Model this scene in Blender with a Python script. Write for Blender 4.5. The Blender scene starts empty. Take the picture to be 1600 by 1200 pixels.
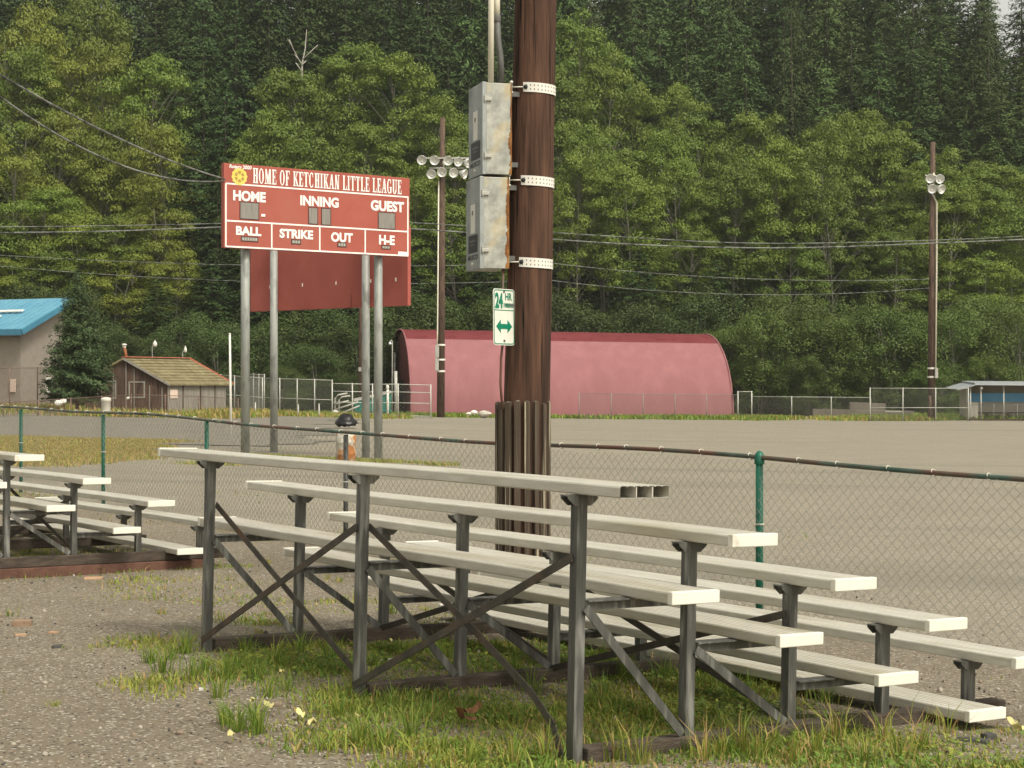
import bpy, bmesh, math, random
import numpy as np
from mathutils import Matrix, Vector
R_ = math.radians
C = bpy.context.scene.collection
sc = bpy.context.scene

# ------------------------------------------------------------------ camera, world, sun, exposure
F = 2714.6            # focal length in photo pixels (1600 wide)
CAMZ = 1.6
cam = bpy.data.cameras.new("camera")
cam.sensor_width = 36.0
cam.lens = F/1600*36.0
cam.clip_end = 3000
cam.clip_start = 0.1
camo = bpy.data.objects.new("camera", cam); C.objects.link(camo)
camo.location = (0, 0, CAMZ); camo.rotation_euler = (R_(90), 0, 0)
sc.camera = camo

SUN_EL, SUN_AZ = R_(52), R_(140)      # azimuth clockwise from +Y (the viewing direction)
world = bpy.data.worlds.new("World"); sc.world = world; world.use_nodes = True
wn = world.node_tree; wn.nodes.clear()
sky = wn.nodes.new("ShaderNodeTexSky"); sky.sky_type = 'NISHITA'; sky.sun_disc = False
sky.sun_elevation = SUN_EL; sky.sun_rotation = SUN_AZ; sky.air_density = 1.0; sky.dust_density = 4.0; sky.ozone_density = 1.0
hs = wn.nodes.new("ShaderNodeHueSaturation"); hs.inputs['Saturation'].default_value = 0.22
tint = wn.nodes.new("ShaderNodeMixRGB"); tint.blend_type = 'MULTIPLY'; tint.inputs[0].default_value = 1.0
tint.inputs[2].default_value = (1.0, 0.955, 0.82, 1)
bg = wn.nodes.new("ShaderNodeBackground"); bg.inputs['Strength'].default_value = 0.15
wo = wn.nodes.new("ShaderNodeOutputWorld")
wn.links.new(sky.outputs[0], hs.inputs['Color']); wn.links.new(hs.outputs[0], tint.inputs[1])
wn.links.new(tint.outputs[0], bg.inputs['Color']); wn.links.new(bg.outputs[0], wo.inputs['Surface'])
sl = bpy.data.lights.new("sun", 'SUN'); sl.energy = 1.5; sl.angle = R_(14); sl.color = (1.0, 0.95, 0.84)
so = bpy.data.objects.new("sun", sl); C.objects.link(so)
_d = Vector((math.sin(SUN_AZ)*math.cos(SUN_EL), math.cos(SUN_AZ)*math.cos(SUN_EL), math.sin(SUN_EL)))
so.rotation_euler = _d.to_track_quat('Z', 'Y').to_euler(); so.location = (20, -30, 60)
vs = sc.view_settings
vs.view_transform = 'Standard'; vs.look = 'None'; vs.gamma = 1.0; vs.exposure = 0.50; vs.use_curve_mapping = False
sc.cycles.max_bounces = 5; sc.cycles.diffuse_bounces = 3; sc.cycles.glossy_bounces = 2
sc.cycles.transmission_bounces = 3; sc.cycles.transparent_max_bounces = 6; sc.cycles.volume_bounces = 0
sc.cycles.caustics_reflective = False; sc.cycles.caustics_refractive = False

# ------------------------------------------------------------------ helpers
def at(px, py, z):
    """world point seen at photo pixel (px, py) at forward distance z"""
    return Vector(((px-800)/F*z, z, CAMZ-(py-600)/F*z))
def xat(px, z): return (px-800)/F*z

def tag(o, label=None, cat=None, group=None, kind=None):
    if label: o['label'] = label
    if cat: o['category'] = cat
    if group: o['group'] = group
    if kind: o['kind'] = kind
    return o
ROOTM = {}
def thing(name, loc, label, cat, group=None, M=None, rz=0.0):
    o = bpy.data.objects.new(name, None); C.objects.link(o)
    o.empty_display_size = 0.2
    M = M if M is not None else Matrix.Translation(Vector(loc)) @ Matrix.Rotation(rz, 4, 'Z')
    o.matrix_world = M
    ROOTM[o.name] = M.copy()
    return tag(o, label, cat, group)

class MB:
    def __init__(s): s.v=[]; s.f=[]; s.mi=[]; s.m=0; s.sm=False; s.sf=[]
    def add(s, vs_, fs, smooth=False):
        b=len(s.v); s.v += [tuple(v) for v in vs_]
        for f in fs: s.f.append(tuple(i+b for i in f)); s.mi.append(s.m); s.sf.append(smooth)
    def hexa(s, c8):
        s.add(c8, [(0,3,2,1),(4,5,6,7),(0,1,5,4),(1,2,6,5),(2,3,7,6),(3,0,4,7)])
    def box(s, lo, hi, M=None):
        x0,y0,z0=lo; x1,y1,z1=hi
        p=[Vector(q) for q in ((x0,y0,z0),(x1,y0,z0),(x1,y1,z0),(x0,y1,z0),(x0,y0,z1),(x1,y0,z1),(x1,y1,z1),(x0,y1,z1))]
        if M is not None: p=[M@q for q in p]
        s.hexa(p)
    def bar(s, a, b, w, h, up=(0,0,1)):
        a=Vector(a); b=Vector(b); d=(b-a).normalized(); up=Vector(up)
        if abs(d.dot(up))>.98: up=Vector((1,0,0))
        sx=d.cross(up).normalized(); u=sx.cross(d).normalized()
        x=sx*w/2; y=u*h/2
        s.hexa([a-x-y,a+x-y,a+x+y,a-x+y,b-x-y,b+x-y,b+x+y,b-x+y])
    def tube(s, pts, r, n=8, cap=True, smooth=True):
        pts=[Vector(p) for p in pts]; rs = r if isinstance(r,(list,tuple)) else [r]*len(pts)
        vs_=[]; m=len(pts)
        for i,p in enumerate(pts):
            d=(pts[min(i+1,m-1)]-pts[max(i-1,0)]).normalized()
            up=Vector((0,0,1)) if abs(d.z)<.95 else Vector((0,1,0))
            a=d.cross(up).normalized(); b=a.cross(d).normalized()
            for k in range(n):
                t=2*math.pi*k/n; vs_.append(p+(a*math.cos(t)+b*math.sin(t))*rs[i])
        fs=[]
        for i in range(m-1):
            for k in range(n):
                k2=(k+1)%n; fs.append((i*n+k,i*n+k2,(i+1)*n+k2,(i+1)*n+k))
        s.add(vs_,fs,smooth)
        if cap:
            b=len(s.v)-len(vs_)
            s.f.append(tuple(b+k for k in range(n-1,-1,-1))); s.mi.append(s.m); s.sf.append(False)
            s.f.append(tuple(b+(m-1)*n+k for k in range(n))); s.mi.append(s.m); s.sf.append(False)
    def lathe(s, prof, n=16, M=None, smooth=True):
        vs_=[]
        for r,z in prof:
            for k in range(n):
                t=2*math.pi*k/n; q=Vector((r*math.cos(t),r*math.sin(t),z)); vs_.append(M@q if M is not None else q)
        fs=[]
        for i in range(len(prof)-1):
            for k in range(n):
                k2=(k+1)%n; fs.append((i*n+k,i*n+k2,(i+1)*n+k2,(i+1)*n+k))
        s.add(vs_,fs,smooth)
    def prism(s, poly, M, d):
        """2-D polygon (x,y) extruded from 0 to d along local z, placed with M"""
        n=len(poly)
        a=[M@Vector((x,y,0)) for x,y in poly]; b=[M@Vector((x,y,d)) for x,y in poly]
        s.add(a+b,[tuple(range(n-1,-1,-1)),tuple(range(n,2*n))]+[(i,(i+1)%n,n+(i+1)%n,n+i) for i in range(n)])
    def build(s, name, mats, parent=None, local=False, bevel=0):
        me=bpy.data.meshes.new(name)
        vs_=s.v
        if parent is not None and not local:
            Mi=ROOTM[parent.name].inverted(); vs_=[tuple(Mi@Vector(v)) for v in vs_]
        me.from_pydata(vs_,[],s.f)
        mats = mats if isinstance(mats,(list,tuple)) else [mats]
        for m in mats: me.materials.append(m)
        me.polygons.foreach_set('material_index', s.mi)
        me.polygons.foreach_set('use_smooth', s.sf)
        me.update()
        o=bpy.data.objects.new(name,me); C.objects.link(o)
        if parent is not None: o.parent=parent; ROOTM[o.name]=ROOTM[parent.name]
        if bevel:
            b=o.modifiers.new('bevel','BEVEL'); b.width=bevel; b.segments=2; b.limit_method='ANGLE'
        return o

def np_mesh(name, V, Fq, mats, midx=None, smooth=False):
    """fast mesh from numpy: V (n,3), Fq (m,k) constant-size faces"""
    me=bpy.data.meshes.new(name); k=Fq.shape[1]; m=len(Fq)
    me.vertices.add(len(V)); me.vertices.foreach_set('co', np.asarray(V,np.float32).ravel())
    me.loops.add(m*k); me.loops.foreach_set('vertex_index', Fq.astype(np.int32).ravel())
    me.polygons.add(m); me.polygons.foreach_set('loop_start', np.arange(0,m*k,k,dtype=np.int32))
    me.polygons.foreach_set('loop_total', np.full(m,k,np.int32))
    for mm in (mats if isinstance(mats,(list,tuple)) else [mats]): me.materials.append(mm)
    if midx is not None: me.polygons.foreach_set('material_index', np.asarray(midx,np.int32))
    if smooth: me.polygons.foreach_set('use_smooth', np.ones(m,bool))
    me.update(calc_edges=True); me.validate()
    return me

# ------------------------------------------------------------------ materials
def mat(name, c1, c2=None, scale=4.0, rough=0.7, metal=0.0, bump=0.0, bscale=None, c3=None, s3=1.0, t3=0.6, stretch=(1,1,1), rnd=0.0, spec=0.4, detail=4.0, trans=0.0, w3=0.08, crack=None):
    m=bpy.data.materials.new(name); m.use_nodes=True; nt=m.node_tree; N=nt.nodes; L=nt.links
    b=N['Principled BSDF']; b.inputs['Roughness'].default_value=rough; b.inputs['Metallic'].default_value=metal
    b.inputs['Specular IOR Level'].default_value=spec
    tc=N.new('ShaderNodeTexCoord'); mp=N.new('ShaderNodeMapping'); mp.inputs['Scale'].default_value=stretch
    L.new(tc.outputs['Object'],mp.inputs['Vector'])
    col=None
    if c2 is None:
        rgb=N.new('ShaderNodeRGB'); rgb.outputs[0].default_value=(*c1,1); col=rgb.outputs[0]
    else:
        n=N.new('ShaderNodeTexNoise'); n.inputs['Scale'].default_value=scale; n.inputs['Detail'].default_value=detail; n.inputs['Roughness'].default_value=.62
        L.new(mp.outputs[0],n.inputs['Vector'])
        r=N.new('ShaderNodeValToRGB'); r.color_ramp.elements[0].position=.33; r.color_ramp.elements[1].position=.67
        r.color_ramp.elements[0].color=(*c1,1); r.color_ramp.elements[1].color=(*c2,1)
        L.new(n.outputs['Fac'],r.inputs[0]); col=r.outputs[0]
    if c3 is not None:
        n3=N.new('ShaderNodeTexNoise'); n3.inputs['Scale'].default_value=s3; n3.inputs['Detail'].default_value=6
        L.new(mp.outputs[0],n3.inputs['Vector'])
        r3=N.new('ShaderNodeValToRGB'); r3.color_ramp.elements[0].position=max(0,t3-w3); r3.color_ramp.elements[1].position=t3+w3
        r3.color_ramp.elements[0].color=(0,0,0,1); r3.color_ramp.elements[1].color=(1,1,1,1)
        L.new(n3.outputs['Fac'],r3.inputs[0])
        mx=N.new('ShaderNodeMixRGB'); L.new(r3.outputs[0],mx.inputs[0]); L.new(col,mx.inputs[1]); mx.inputs[2].default_value=(*c3,1); col=mx.outputs[0]
    if crack:
        mq=N.new('ShaderNodeMapping'); mq.inputs['Scale'].default_value=crack; L.new(tc.outputs['Object'],mq.inputs['Vector'])
        nq=N.new('ShaderNodeTexNoise'); nq.inputs['Scale'].default_value=1.0; nq.inputs['Detail'].default_value=6; L.new(mq.outputs[0],nq.inputs['Vector'])
        rq=N.new('ShaderNodeValToRGB'); rq.color_ramp.elements[0].position=.60; rq.color_ramp.elements[1].position=.66
        rq.color_ramp.elements[0].color=(0,0,0,1); rq.color_ramp.elements[1].color=(1,1,1,1); L.new(nq.outputs['Fac'],rq.inputs[0])
        mk_=N.new('ShaderNodeMixRGB'); L.new(rq.outputs[0],mk_.inputs[0]); L.new(col,mk_.inputs[1]); mk_.inputs[2].default_value=(.008,.005,.004,1); col=mk_.outputs[0]
    if rnd:
        oi=N.new('ShaderNodeObjectInfo'); h=N.new('ShaderNodeHueSaturation')
        a=N.new('ShaderNodeMapRange'); a.inputs[3].default_value=1-rnd; a.inputs[4].default_value=1+rnd
        L.new(oi.outputs['Random'],a.inputs[0]); L.new(a.outputs[0],h.inputs['Value'])
        a2=N.new('ShaderNodeMapRange'); a2.inputs[3].default_value=.5-.045*rnd; a2.inputs[4].default_value=.5+.045*rnd
        ml=N.new('ShaderNodeMath'); ml.operation='FRACT'; m3=N.new('ShaderNodeMath'); m3.operation='MULTIPLY'; m3.inputs[1].default_value=7.31
        L.new(oi.outputs['Random'],m3.inputs[0]); L.new(m3.outputs[0],ml.inputs[0]); L.new(ml.outputs[0],a2.inputs[0]); L.new(a2.outputs[0],h.inputs['Hue'])
        L.new(col,h.inputs['Color']); col=h.outputs[0]
    L.new(col,b.inputs['Base Color'])
    if bump:
        nb=N.new('ShaderNodeTexNoise'); nb.inputs['Scale'].default_value=bscale or scale*4; nb.inputs['Detail'].default_value=5
        L.new(mp.outputs[0],nb.inputs['Vector'])
        bp=N.new('ShaderNodeBump'); bp.inputs['Strength'].default_value=bump; bp.inputs['Distance'].default_value=.02
        L.new(nb.outputs['Fac'],bp.inputs['Height']); L.new(bp.outputs[0],b.inputs['Normal'])
    if trans:
        out=N['Material Output']; tr=N.new('ShaderNodeBsdfTranslucent'); ms=N.new('ShaderNodeMixShader'); ms.inputs[0].default_value=trans
        L.new(col,tr.inputs['Color']); L.new(b.outputs[0],ms.inputs[1]); L.new(tr.outputs[0],ms.inputs[2]); L.new(ms.outputs[0],out.inputs['Surface'])
    return m

M_alu   = mat('weathered_aluminium',(.54,.515,.44),(.67,.645,.57),9,.42,.18,.10,60,c3=(.42,.38,.27),s3=2.2,t3=.63,stretch=(.5,3,3),w3=.12)
M_cap   = mat('bright_end_cap',(.76,.73,.64),(.82,.79,.70),12,.45,.0,c3=(.5,.46,.36),s3=9,t3=.7)
M_alu_in= mat('hollow_shade',(.20,.18,.13),(.26,.24,.18),12,.6,.2)
M_galv  = mat('dark_galvanised_steel',(.080,.080,.075),(.16,.158,.145),14,.5,.35,.08,40,c3=(.30,.30,.28),s3=14,t3=.62,stretch=(1.6,1.6,.22),rnd=.12)  # pale upright streaks: weathering, plus highlights put into the colour
M_brace = mat('brown_rusted_steel',(.050,.044,.037),(.095,.082,.066),12,.6,.25,.15,50,c3=(.14,.08,.05),s3=5,t3=.66)
M_sill  = mat('wet_wooden_sill',(.045,.034,.026),(.10,.078,.06),9,.85,0,.4,40,stretch=(1,1,4))
M_rust  = mat('rusty_sill',(.085,.040,.028),(.15,.075,.052),8,.85,0,.4,40)
M_pole  = mat('creosoted_pole_wood',(.042,.024,.017),(.135,.070,.046),2.4,.85,0,.9,6,c3=(.016,.010,.008),s3=1.0,t3=.58,stretch=(5,5,.42),w3=.10,detail=10,crack=(34,34,.75),spec=.2)
M_polefar=mat('far_pole_wood',(.075,.045,.03),(.14,.09,.065),2.6,.85,0,c3=(.04,.025,.02),s3=2,t3=.6,stretch=(4,4,.5))
M_guard = mat('weathered_guard_plank',(.038,.027,.019),(.125,.092,.064),3,.85,0,.6,12,c3=(.40,.35,.25),s3=1.6,t3=.585,stretch=(13,13,.42),w3=.03,detail=8)
M_zinc  = mat('spangled_zinc',(.24,.245,.225),(.52,.52,.46),8,.5,.2,.05,40,c3=(.46,.34,.14),s3=3.2,t3=.60,w3=.10,detail=9)
M_zincb = mat('bluish_zinc_door',(.25,.27,.27),(.38,.40,.39),6,.5,.3,c3=(.17,.18,.18),s3=3,t3=.62)
M_rustb = mat('orange_rust',(.23,.09,.02),(.13,.05,.015),12,.85,0,c3=(.33,.17,.05),s3=8,t3=.55)
M_white = mat('white_paint',(.78,.76,.70),(.70,.68,.62),5,.5)
M_offw  = mat('ivory_pipe',(.74,.70,.58),(.66,.62,.50),4,.5)
M_greyp = mat('grey_conduit',(.10,.10,.095),(.15,.15,.14),6,.6)
M_black = mat('black_label',(.012,.013,.013),(.02,.02,.02),6,.5)
M_bag   = mat('black_plastic_bag',(.006,.006,.007),(.014,.014,.016),6,.3,0,.4,10)
M_greenp= mat('green_fence_paint',(.006,.10,.062),(.012,.135,.085),5,.45,0,c3=(.02,.05,.04),s3=9,t3=.66,stretch=(1,1,.5))
M_greenr= mat('green_rail_rust',(.040,.080,.060),(.085,.125,.10),7,.6,0,c3=(.13,.065,.045),s3=1.4,t3=.48,w3=.07)
M_railg = mat('mossy_grey_rail',(.15,.155,.12),(.09,.10,.075),3,.7,0,c3=(.04,.05,.04),s3=5,t3=.6)
M_postk = mat('dark_grey_post',(.06,.065,.06),(.10,.10,.095),8,.5,.3)
M_wire  = mat('galvanised_wire',(.40,.39,.34),(.27,.265,.23),30,.5,.4)
M_wired = mat('dull_wire',(.20,.20,.18),(.27,.27,.24),20,.6,.3)
M_tie   = mat('pale_tie_wire',(.70,.68,.60),(.6,.58,.5),20,.5,.2)
M_fpost = mat('grey_fence_pipe',(.42,.42,.38),(.52,.52,.47),3,.5,.2)
M_fpostd= mat('brown_fence_pipe',(.13,.08,.06),(.20,.14,.11),3,.7,.1)
M_sbpost= mat('galvanised_pipe',(.30,.315,.30),(.40,.41,.385),3,.55,.2,c3=(.22,.23,.215),s3=6,t3=.58,stretch=(1,1,.35))
M_board = mat('scoreboard_red',(.345,.078,.055),(.395,.098,.070),1.2,.6,0,c3=(.37,.105,.078),s3=.6,t3=.55)
M_boardb= mat('plain_board_red',(.37,.090,.072),(.42,.108,.088),1.0,.6,0,c3=(.33,.075,.06),s3=.7,t3=.6)
M_grill = mat('dull_display_window',(.235,.22,.20),(.29,.27,.245),9,.35,0,c3=(.19,.175,.16),s3=30,t3=.55,stretch=(3,1,.1))
M_dkfr  = mat('dark_window_frame',(.09,.025,.022),(.07,.02,.02),9,.6)
M_letter= mat('white_lettering',(.86,.84,.80),None,1,.5)
M_yellow= mat('yellow_emblem',(.74,.56,.11),(.80,.63,.16),6,.5)
M_sgreen= mat('sign_green',(.0,.19,.105),None,1,.45)
M_splate= mat('sign_white',(.76,.76,.69),(.70,.70,.62),5,.4)
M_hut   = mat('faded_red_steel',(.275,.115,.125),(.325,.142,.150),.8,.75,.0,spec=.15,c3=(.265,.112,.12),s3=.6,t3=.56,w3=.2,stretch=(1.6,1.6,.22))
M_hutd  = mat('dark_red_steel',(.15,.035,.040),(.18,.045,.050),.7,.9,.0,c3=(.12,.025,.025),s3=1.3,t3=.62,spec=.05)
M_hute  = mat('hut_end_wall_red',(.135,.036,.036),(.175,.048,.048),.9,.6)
M_glass = mat('dark_glass',(.02,.02,.02),None,1,.15)
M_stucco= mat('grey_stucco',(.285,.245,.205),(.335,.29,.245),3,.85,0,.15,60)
M_stuccd= mat('grey_stucco_shaded',(.235,.205,.175),(.28,.245,.21),3,.85,0,.15,60)  # same stucco darkened, the shade of these faces put into the colour
M_bluer = mat('sky_blue_metal_roof',(.10,.31,.44),(.14,.37,.50),.8,.35,.1)
M_bluet = mat('blue_fascia',(.045,.18,.28),(.06,.22,.33),2,.45)
M_blued = mat('dugout_blue',(.11,.35,.62),(.15,.42,.70),1.5,.5)
M_conc  = mat('pale_block',(.40,.37,.32),(.48,.45,.39),2,.85,0,.2,30)
M_concd = mat('dark_stained_block',(.13,.11,.09),(.19,.165,.135),1.2,.9,0,.3,20)
M_steelr= mat('grey_metal_roof',(.34,.37,.40),(.42,.45,.47),1.5,.4,.2)
M_shed  = mat('old_brown_boards',(.055,.034,.025),(.11,.068,.048),1.6,.9,0,.3,20,c3=(.035,.022,.018),s3=2,t3=.58,stretch=(5,5,.5))
M_shedg = mat('silvered_boards',(.20,.185,.16),(.28,.26,.225),2,.9,0,.2,20,c3=(.15,.135,.115),s3=3,t3=.6,stretch=(4,4,.4))
M_moss  = mat('mossy_shingles',(.15,.125,.065),(.235,.20,.11),2.2,.95,0,.4,20,c3=(.30,.27,.15),s3=1.3,t3=.62)
M_redtr = mat('red_ridge_metal',(.42,.12,.07),(.5,.19,.12),2,.6)
M_rustpipe=mat('rusty_stovepipe',(.22,.075,.03),(.32,.12,.05),3,.8)
M_dump  = mat('green_dumpster_paint',(.02,.155,.115),(.035,.20,.15),2,.55,0,c3=(.06,.10,.08),s3=3,t3=.66)
M_pipe  = mat('dull_pipe_metal',(.38,.37,.33),(.47,.46,.42),3,.5,.2)
M_lampr = mat('lamp_housing',(.62,.62,.60),(.7,.7,.67),6,.35,.3)
M_lens  = mat('lamp_lens',(.62,.63,.60),(.74,.74,.70),9,.2,.2)
M_cable = mat('weathered_cable',(.13,.135,.13),(.27,.28,.26),1.0,.7,0,c3=(.05,.055,.05),s3=3.2,t3=.56,stretch=(1,1,1))
M_barrel= mat('white_drum_paint',(.46,.43,.36),(.56,.53,.45),3,.65,0,.1,20,c3=(.40,.15,.035),s3=2.8,t3=.50,w3=.05)
M_brickc= mat('broken_brick',(.25,.165,.11),(.32,.22,.15),12,.9,0,.4,30)
M_card  = mat('tan_cardboard',(.40,.25,.15),(.48,.31,.19),6,.9)
M_stone = mat('dark_stone',(.05,.048,.045),(.09,.085,.08),9,.9,0,.5,20)
M_paper = mat('white_paper',(.66,.64,.60),(.58,.57,.52),9,.9)
M_tank  = mat('dirty_white_tub',(.55,.52,.45),(.62,.59,.52),2,.7)
M_bleaf = mat('brown_leaf',(.16,.075,.03),(.24,.12,.05),20,.8)
M_yleaf = mat('yellow_leaf',(.58,.52,.20),(.62,.57,.30),25,.7,0,rnd=.15)
M_snag  = mat('bleached_wood',(.40,.37,.32),(.48,.45,.40),3,.9)
# vegetation
M_alder = mat('alder_leaf',(.104,.160,.020),(.170,.228,.036),.55,.55,0,rnd=.20,trans=.22,spec=.3)
M_aldery= mat('yellowing_alder_leaf',(.140,.178,.020),(.205,.240,.038),.55,.55,0,rnd=.16,trans=.22,spec=.3)
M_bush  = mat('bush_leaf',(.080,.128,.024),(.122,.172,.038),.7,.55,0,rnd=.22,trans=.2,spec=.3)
M_bushd = mat('shaded_bush_leaf',(.046,.078,.018),(.076,.112,.026),.7,.55,0,rnd=.22,trans=.15,spec=.3)  # bush leaf darkened, shade of the left bushes put into the colour
M_dark  = mat('spruce_needle',(.036,.066,.019),(.058,.098,.028),.6,.65,0,rnd=.25,spec=.2)
M_hem   = mat('hemlock_needle',(.060,.106,.030),(.096,.150,.046),.5,.65,0,rnd=.22,spec=.2)
M_cedar = mat('cedar_needle',(.060,.088,.028),(.084,.112,.038),.5,.65,0,rnd=.15,trans=.1,spec=.2)
M_blue  = mat('young_spruce_needle',(.046,.078,.030),(.076,.112,.044),1.2,.65,0,spec=.2)
M_bark  = mat('pale_alder_bark',(.16,.15,.12),(.25,.235,.20),2,.9,stretch=(3,3,.6))
M_barkd = mat('dark_conifer_bark',(.06,.048,.038),(.10,.08,.065),2,.9,stretch=(3,3,.6))
M_under = mat('undergrowth',(.026,.038,.012),(.055,.072,.02),.3,.7,0,spec=.2,c3=(.075,.085,.025),s3=.12,t3=.6)
M_hill  = mat('forest_floor',(.020,.020,.011),(.040,.040,.018),.25,.95)
M_g1    = mat('fresh_grass',(.125,.215,.028),(.195,.29,.05),2.2,.6,0,trans=.25,spec=.3)
M_g2    = mat('yellow_green_grass',(.245,.28,.045),(.35,.375,.075),2.2,.6,0,trans=.25,spec=.3)
M_g3    = mat('dry_straw',(.37,.255,.095),(.48,.35,.15),3,.7,0,trans=.2,spec=.2)
M_g4    = mat('clover_leaf',(.11,.185,.028),(.165,.245,.046),3,.55,0,trans=.2,spec=.3)

def gravel(name, c1, c2, fine=38.0, dark=(.07,.06,.05), light=(.42,.39,.33), extra=None):
    m=bpy.data.materials.new(name); m.use_nodes=True; nt=m.node_tree; N=nt.nodes; L=nt.links
    b=N['Principled BSDF']; b.inputs['Roughness'].default_value=.85; b.inputs['Specular IOR Level'].default_value=.25
    tc=N.new('ShaderNodeTexCoord'); v=tc.outputs['Object']
    def noise(s,d=5,r=.6,vec=None):
        n=N.new('ShaderNodeTexNoise'); n.inputs['Scale'].default_value=s; n.inputs['Detail'].default_value=d; n.inputs['Roughness'].default_value=r
        L.new(vec or v,n.inputs['Vector']); return n.outputs['Fac']
    def ramp(f,a,bb,ca=(0,0,0,1),cb=(1,1,1,1)):
        r=N.new('ShaderNodeValToRGB'); r.color_ramp.elements[0].position=a; r.color_ramp.elements[1].position=bb
        r.color_ramp.elements[0].color=ca; r.color_ramp.elements[1].color=cb; L.new(f,r.inputs[0]); return r.outputs[0]
    def mix(f,a,bb):
        x=N.new('ShaderNodeMixRGB')
        if isinstance(f,float): x.inputs[0].default_value=f
        else: L.new(f,x.inputs[0])
        for i,q in ((1,a),(2,bb)):
            if isinstance(q,tuple): x.inputs[i].default_value=(*q[:3],1)
            else: L.new(q,x.inputs[i])
        return x.outputs[0]
    col=ramp(noise(.55,8,.65),.32,.68,(*c1,1),(*c2,1))
    col=mix(ramp(noise(fine,3,.7),.52,.70),col,tuple(c*.62 for c in c1))
    vo=N.new('ShaderNodeTexVoronoi'); vo.inputs['Scale'].default_value=fine*.9; L.new(v,vo.inputs['Vector'])
    sep=N.new('ShaderNodeSeparateColor'); L.new(vo.outputs['Color'],sep.inputs[0])
    col=mix(ramp(sep.outputs[0],.90,.92),col,light)
    col=mix(ramp(sep.outputs[1],.90,.92),col,dark)
    if extra: col=extra(N,L,v,noise,ramp,mix,col)
    L.new(col,b.inputs['Base Color'])
    bp=N.new('ShaderNodeBump'); bp.inputs['Strength'].default_value=.55; bp.inputs['Distance'].default_value=.012
    L.new(noise(fine*1.3,4,.7),bp.inputs['Height']); L.new(bp.outputs[0],b.inputs['Normal'])
    return m
def field_extra(N,L,v,noise,ramp,mix,col):
    # long damp streaks raked across the field, dry weeds near the left end
    mp=N.new('ShaderNodeMapping'); mp.inputs['Rotation'].default_value=(0,0,R_(4)); mp.inputs['Scale'].default_value=(.05,.42,1); L.new(v,mp.inputs['Vector'])
    col=mix(ramp(noise(1.0,5,.55,mp.outputs[0]),.52,.78),col,(.185,.171,.140))
    mp2=N.new('ShaderNodeMapping'); mp2.inputs['Scale'].default_value=(.35,3.0,1); L.new(v,mp2.inputs['Vector'])
    col=mix(ramp(noise(1.0,6,.6,mp2.outputs[0]),.66,.80),col,(.165,.152,.125))
    return col
M_lot   = gravel('lot_gravel',(.188,.155,.112),(.245,.208,.153),85, extra=lambda N,L,v,noise,ramp,mix,col: mix(ramp(noise(.35,6,.6),.56,.70),col,(.185,.155,.118)))
M_field = gravel('field_gravel',(.246,.219,.168),(.298,.266,.206),70,dark=(.16,.14,.11),extra=field_extra)
M_tarmac= gravel('worn_tarmac',(.19,.172,.142),(.235,.212,.175),50,dark=(.12,.11,.09),light=(.28,.26,.22))

# ------------------------------------------------------------------ terrain
CP=np.array([(0.2,7.3,0.0),(2.4,8.7,-.06),(-2.3,11,.0),(-.15,12.5,-.06),(-4.9,14.9,-.10),(-7.5,18.5,-.10),(-2.8,16.3,-.11),
 (1.88,13.2,-.19),(-1.73,18.1,-.14),(-3.63,20.7,-.07),(-5.47,23.2,-.02),(-7.26,25.6,.02),(3.7,10.74,-.19),(6,8,-.2),
 (-6.1,40,-.08),(-3.2,43,-.33),(20,100,-.85),(0,128,-.82),(-10,128,-.75),(35,125,-.95),(-27,100,.13),(-38,100,.2),(-22,60,-.02),
 (-3,3,0),(3,3,0),(0,-20,0),(-10,8,0),(-14,15,.03),(10,0,-.1),(-60,140,.3),(60,140,-1.0),(40,60,-.7),(15,40,-.5),(-80,40,.2),(80,20,-.6)],float)
_r=lambda d: np.sqrt(d*d+1e-9)
_n=len(CP); _A=np.zeros((_n+3,_n+3)); _D=np.hypot(CP[:,0][:,None]-CP[:,0],CP[:,1][:,None]-CP[:,1])
_A[:_n,:_n]=_D+np.eye(_n)*-.3; _A[:_n,_n]=1;_A[:_n,_n+1:]=CP[:,:2];_A[_n,:_n]=1;_A[_n+1:,:_n]=CP[:,:2].T
_W=np.linalg.solve(_A,np.r_[CP[:,2],0,0,0])
def Gn(x,y):
    x=np.asarray(x,float); y=np.asarray(y,float)
    xx=np.clip(x,-90,90); yy=np.clip(y,-30,142)
    d=np.hypot(xx[...,None]-CP[:,0],yy[...,None]-CP[:,1])
    g=d@_W[:_n]+_W[_n]+xx*_W[_n+1]+yy*_W[_n+2]
    return g
def G(x,y): return float(Gn(x,y))
HY0=146.0
def Hn(x,y):
    x=np.asarray(x,float); y=np.asarray(y,float)
    foot=HY0+2.5*np.sin(x*.09)+1.5*np.sin(x*.23+1)
    t=np.clip(y-foot,0,None); t2=np.minimum(t,95)
    h=.40*t2*(t2/(t2+6))
    h=h+1.2*np.sin(x*.11+y*.05)*np.clip(t/30,0,1)+.8*np.sin(x*.31-y*.17)*np.clip(t/20,0,1)
    return Gn(x,y)+h
def H(x,y): return float(Hn(x,y))

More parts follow.
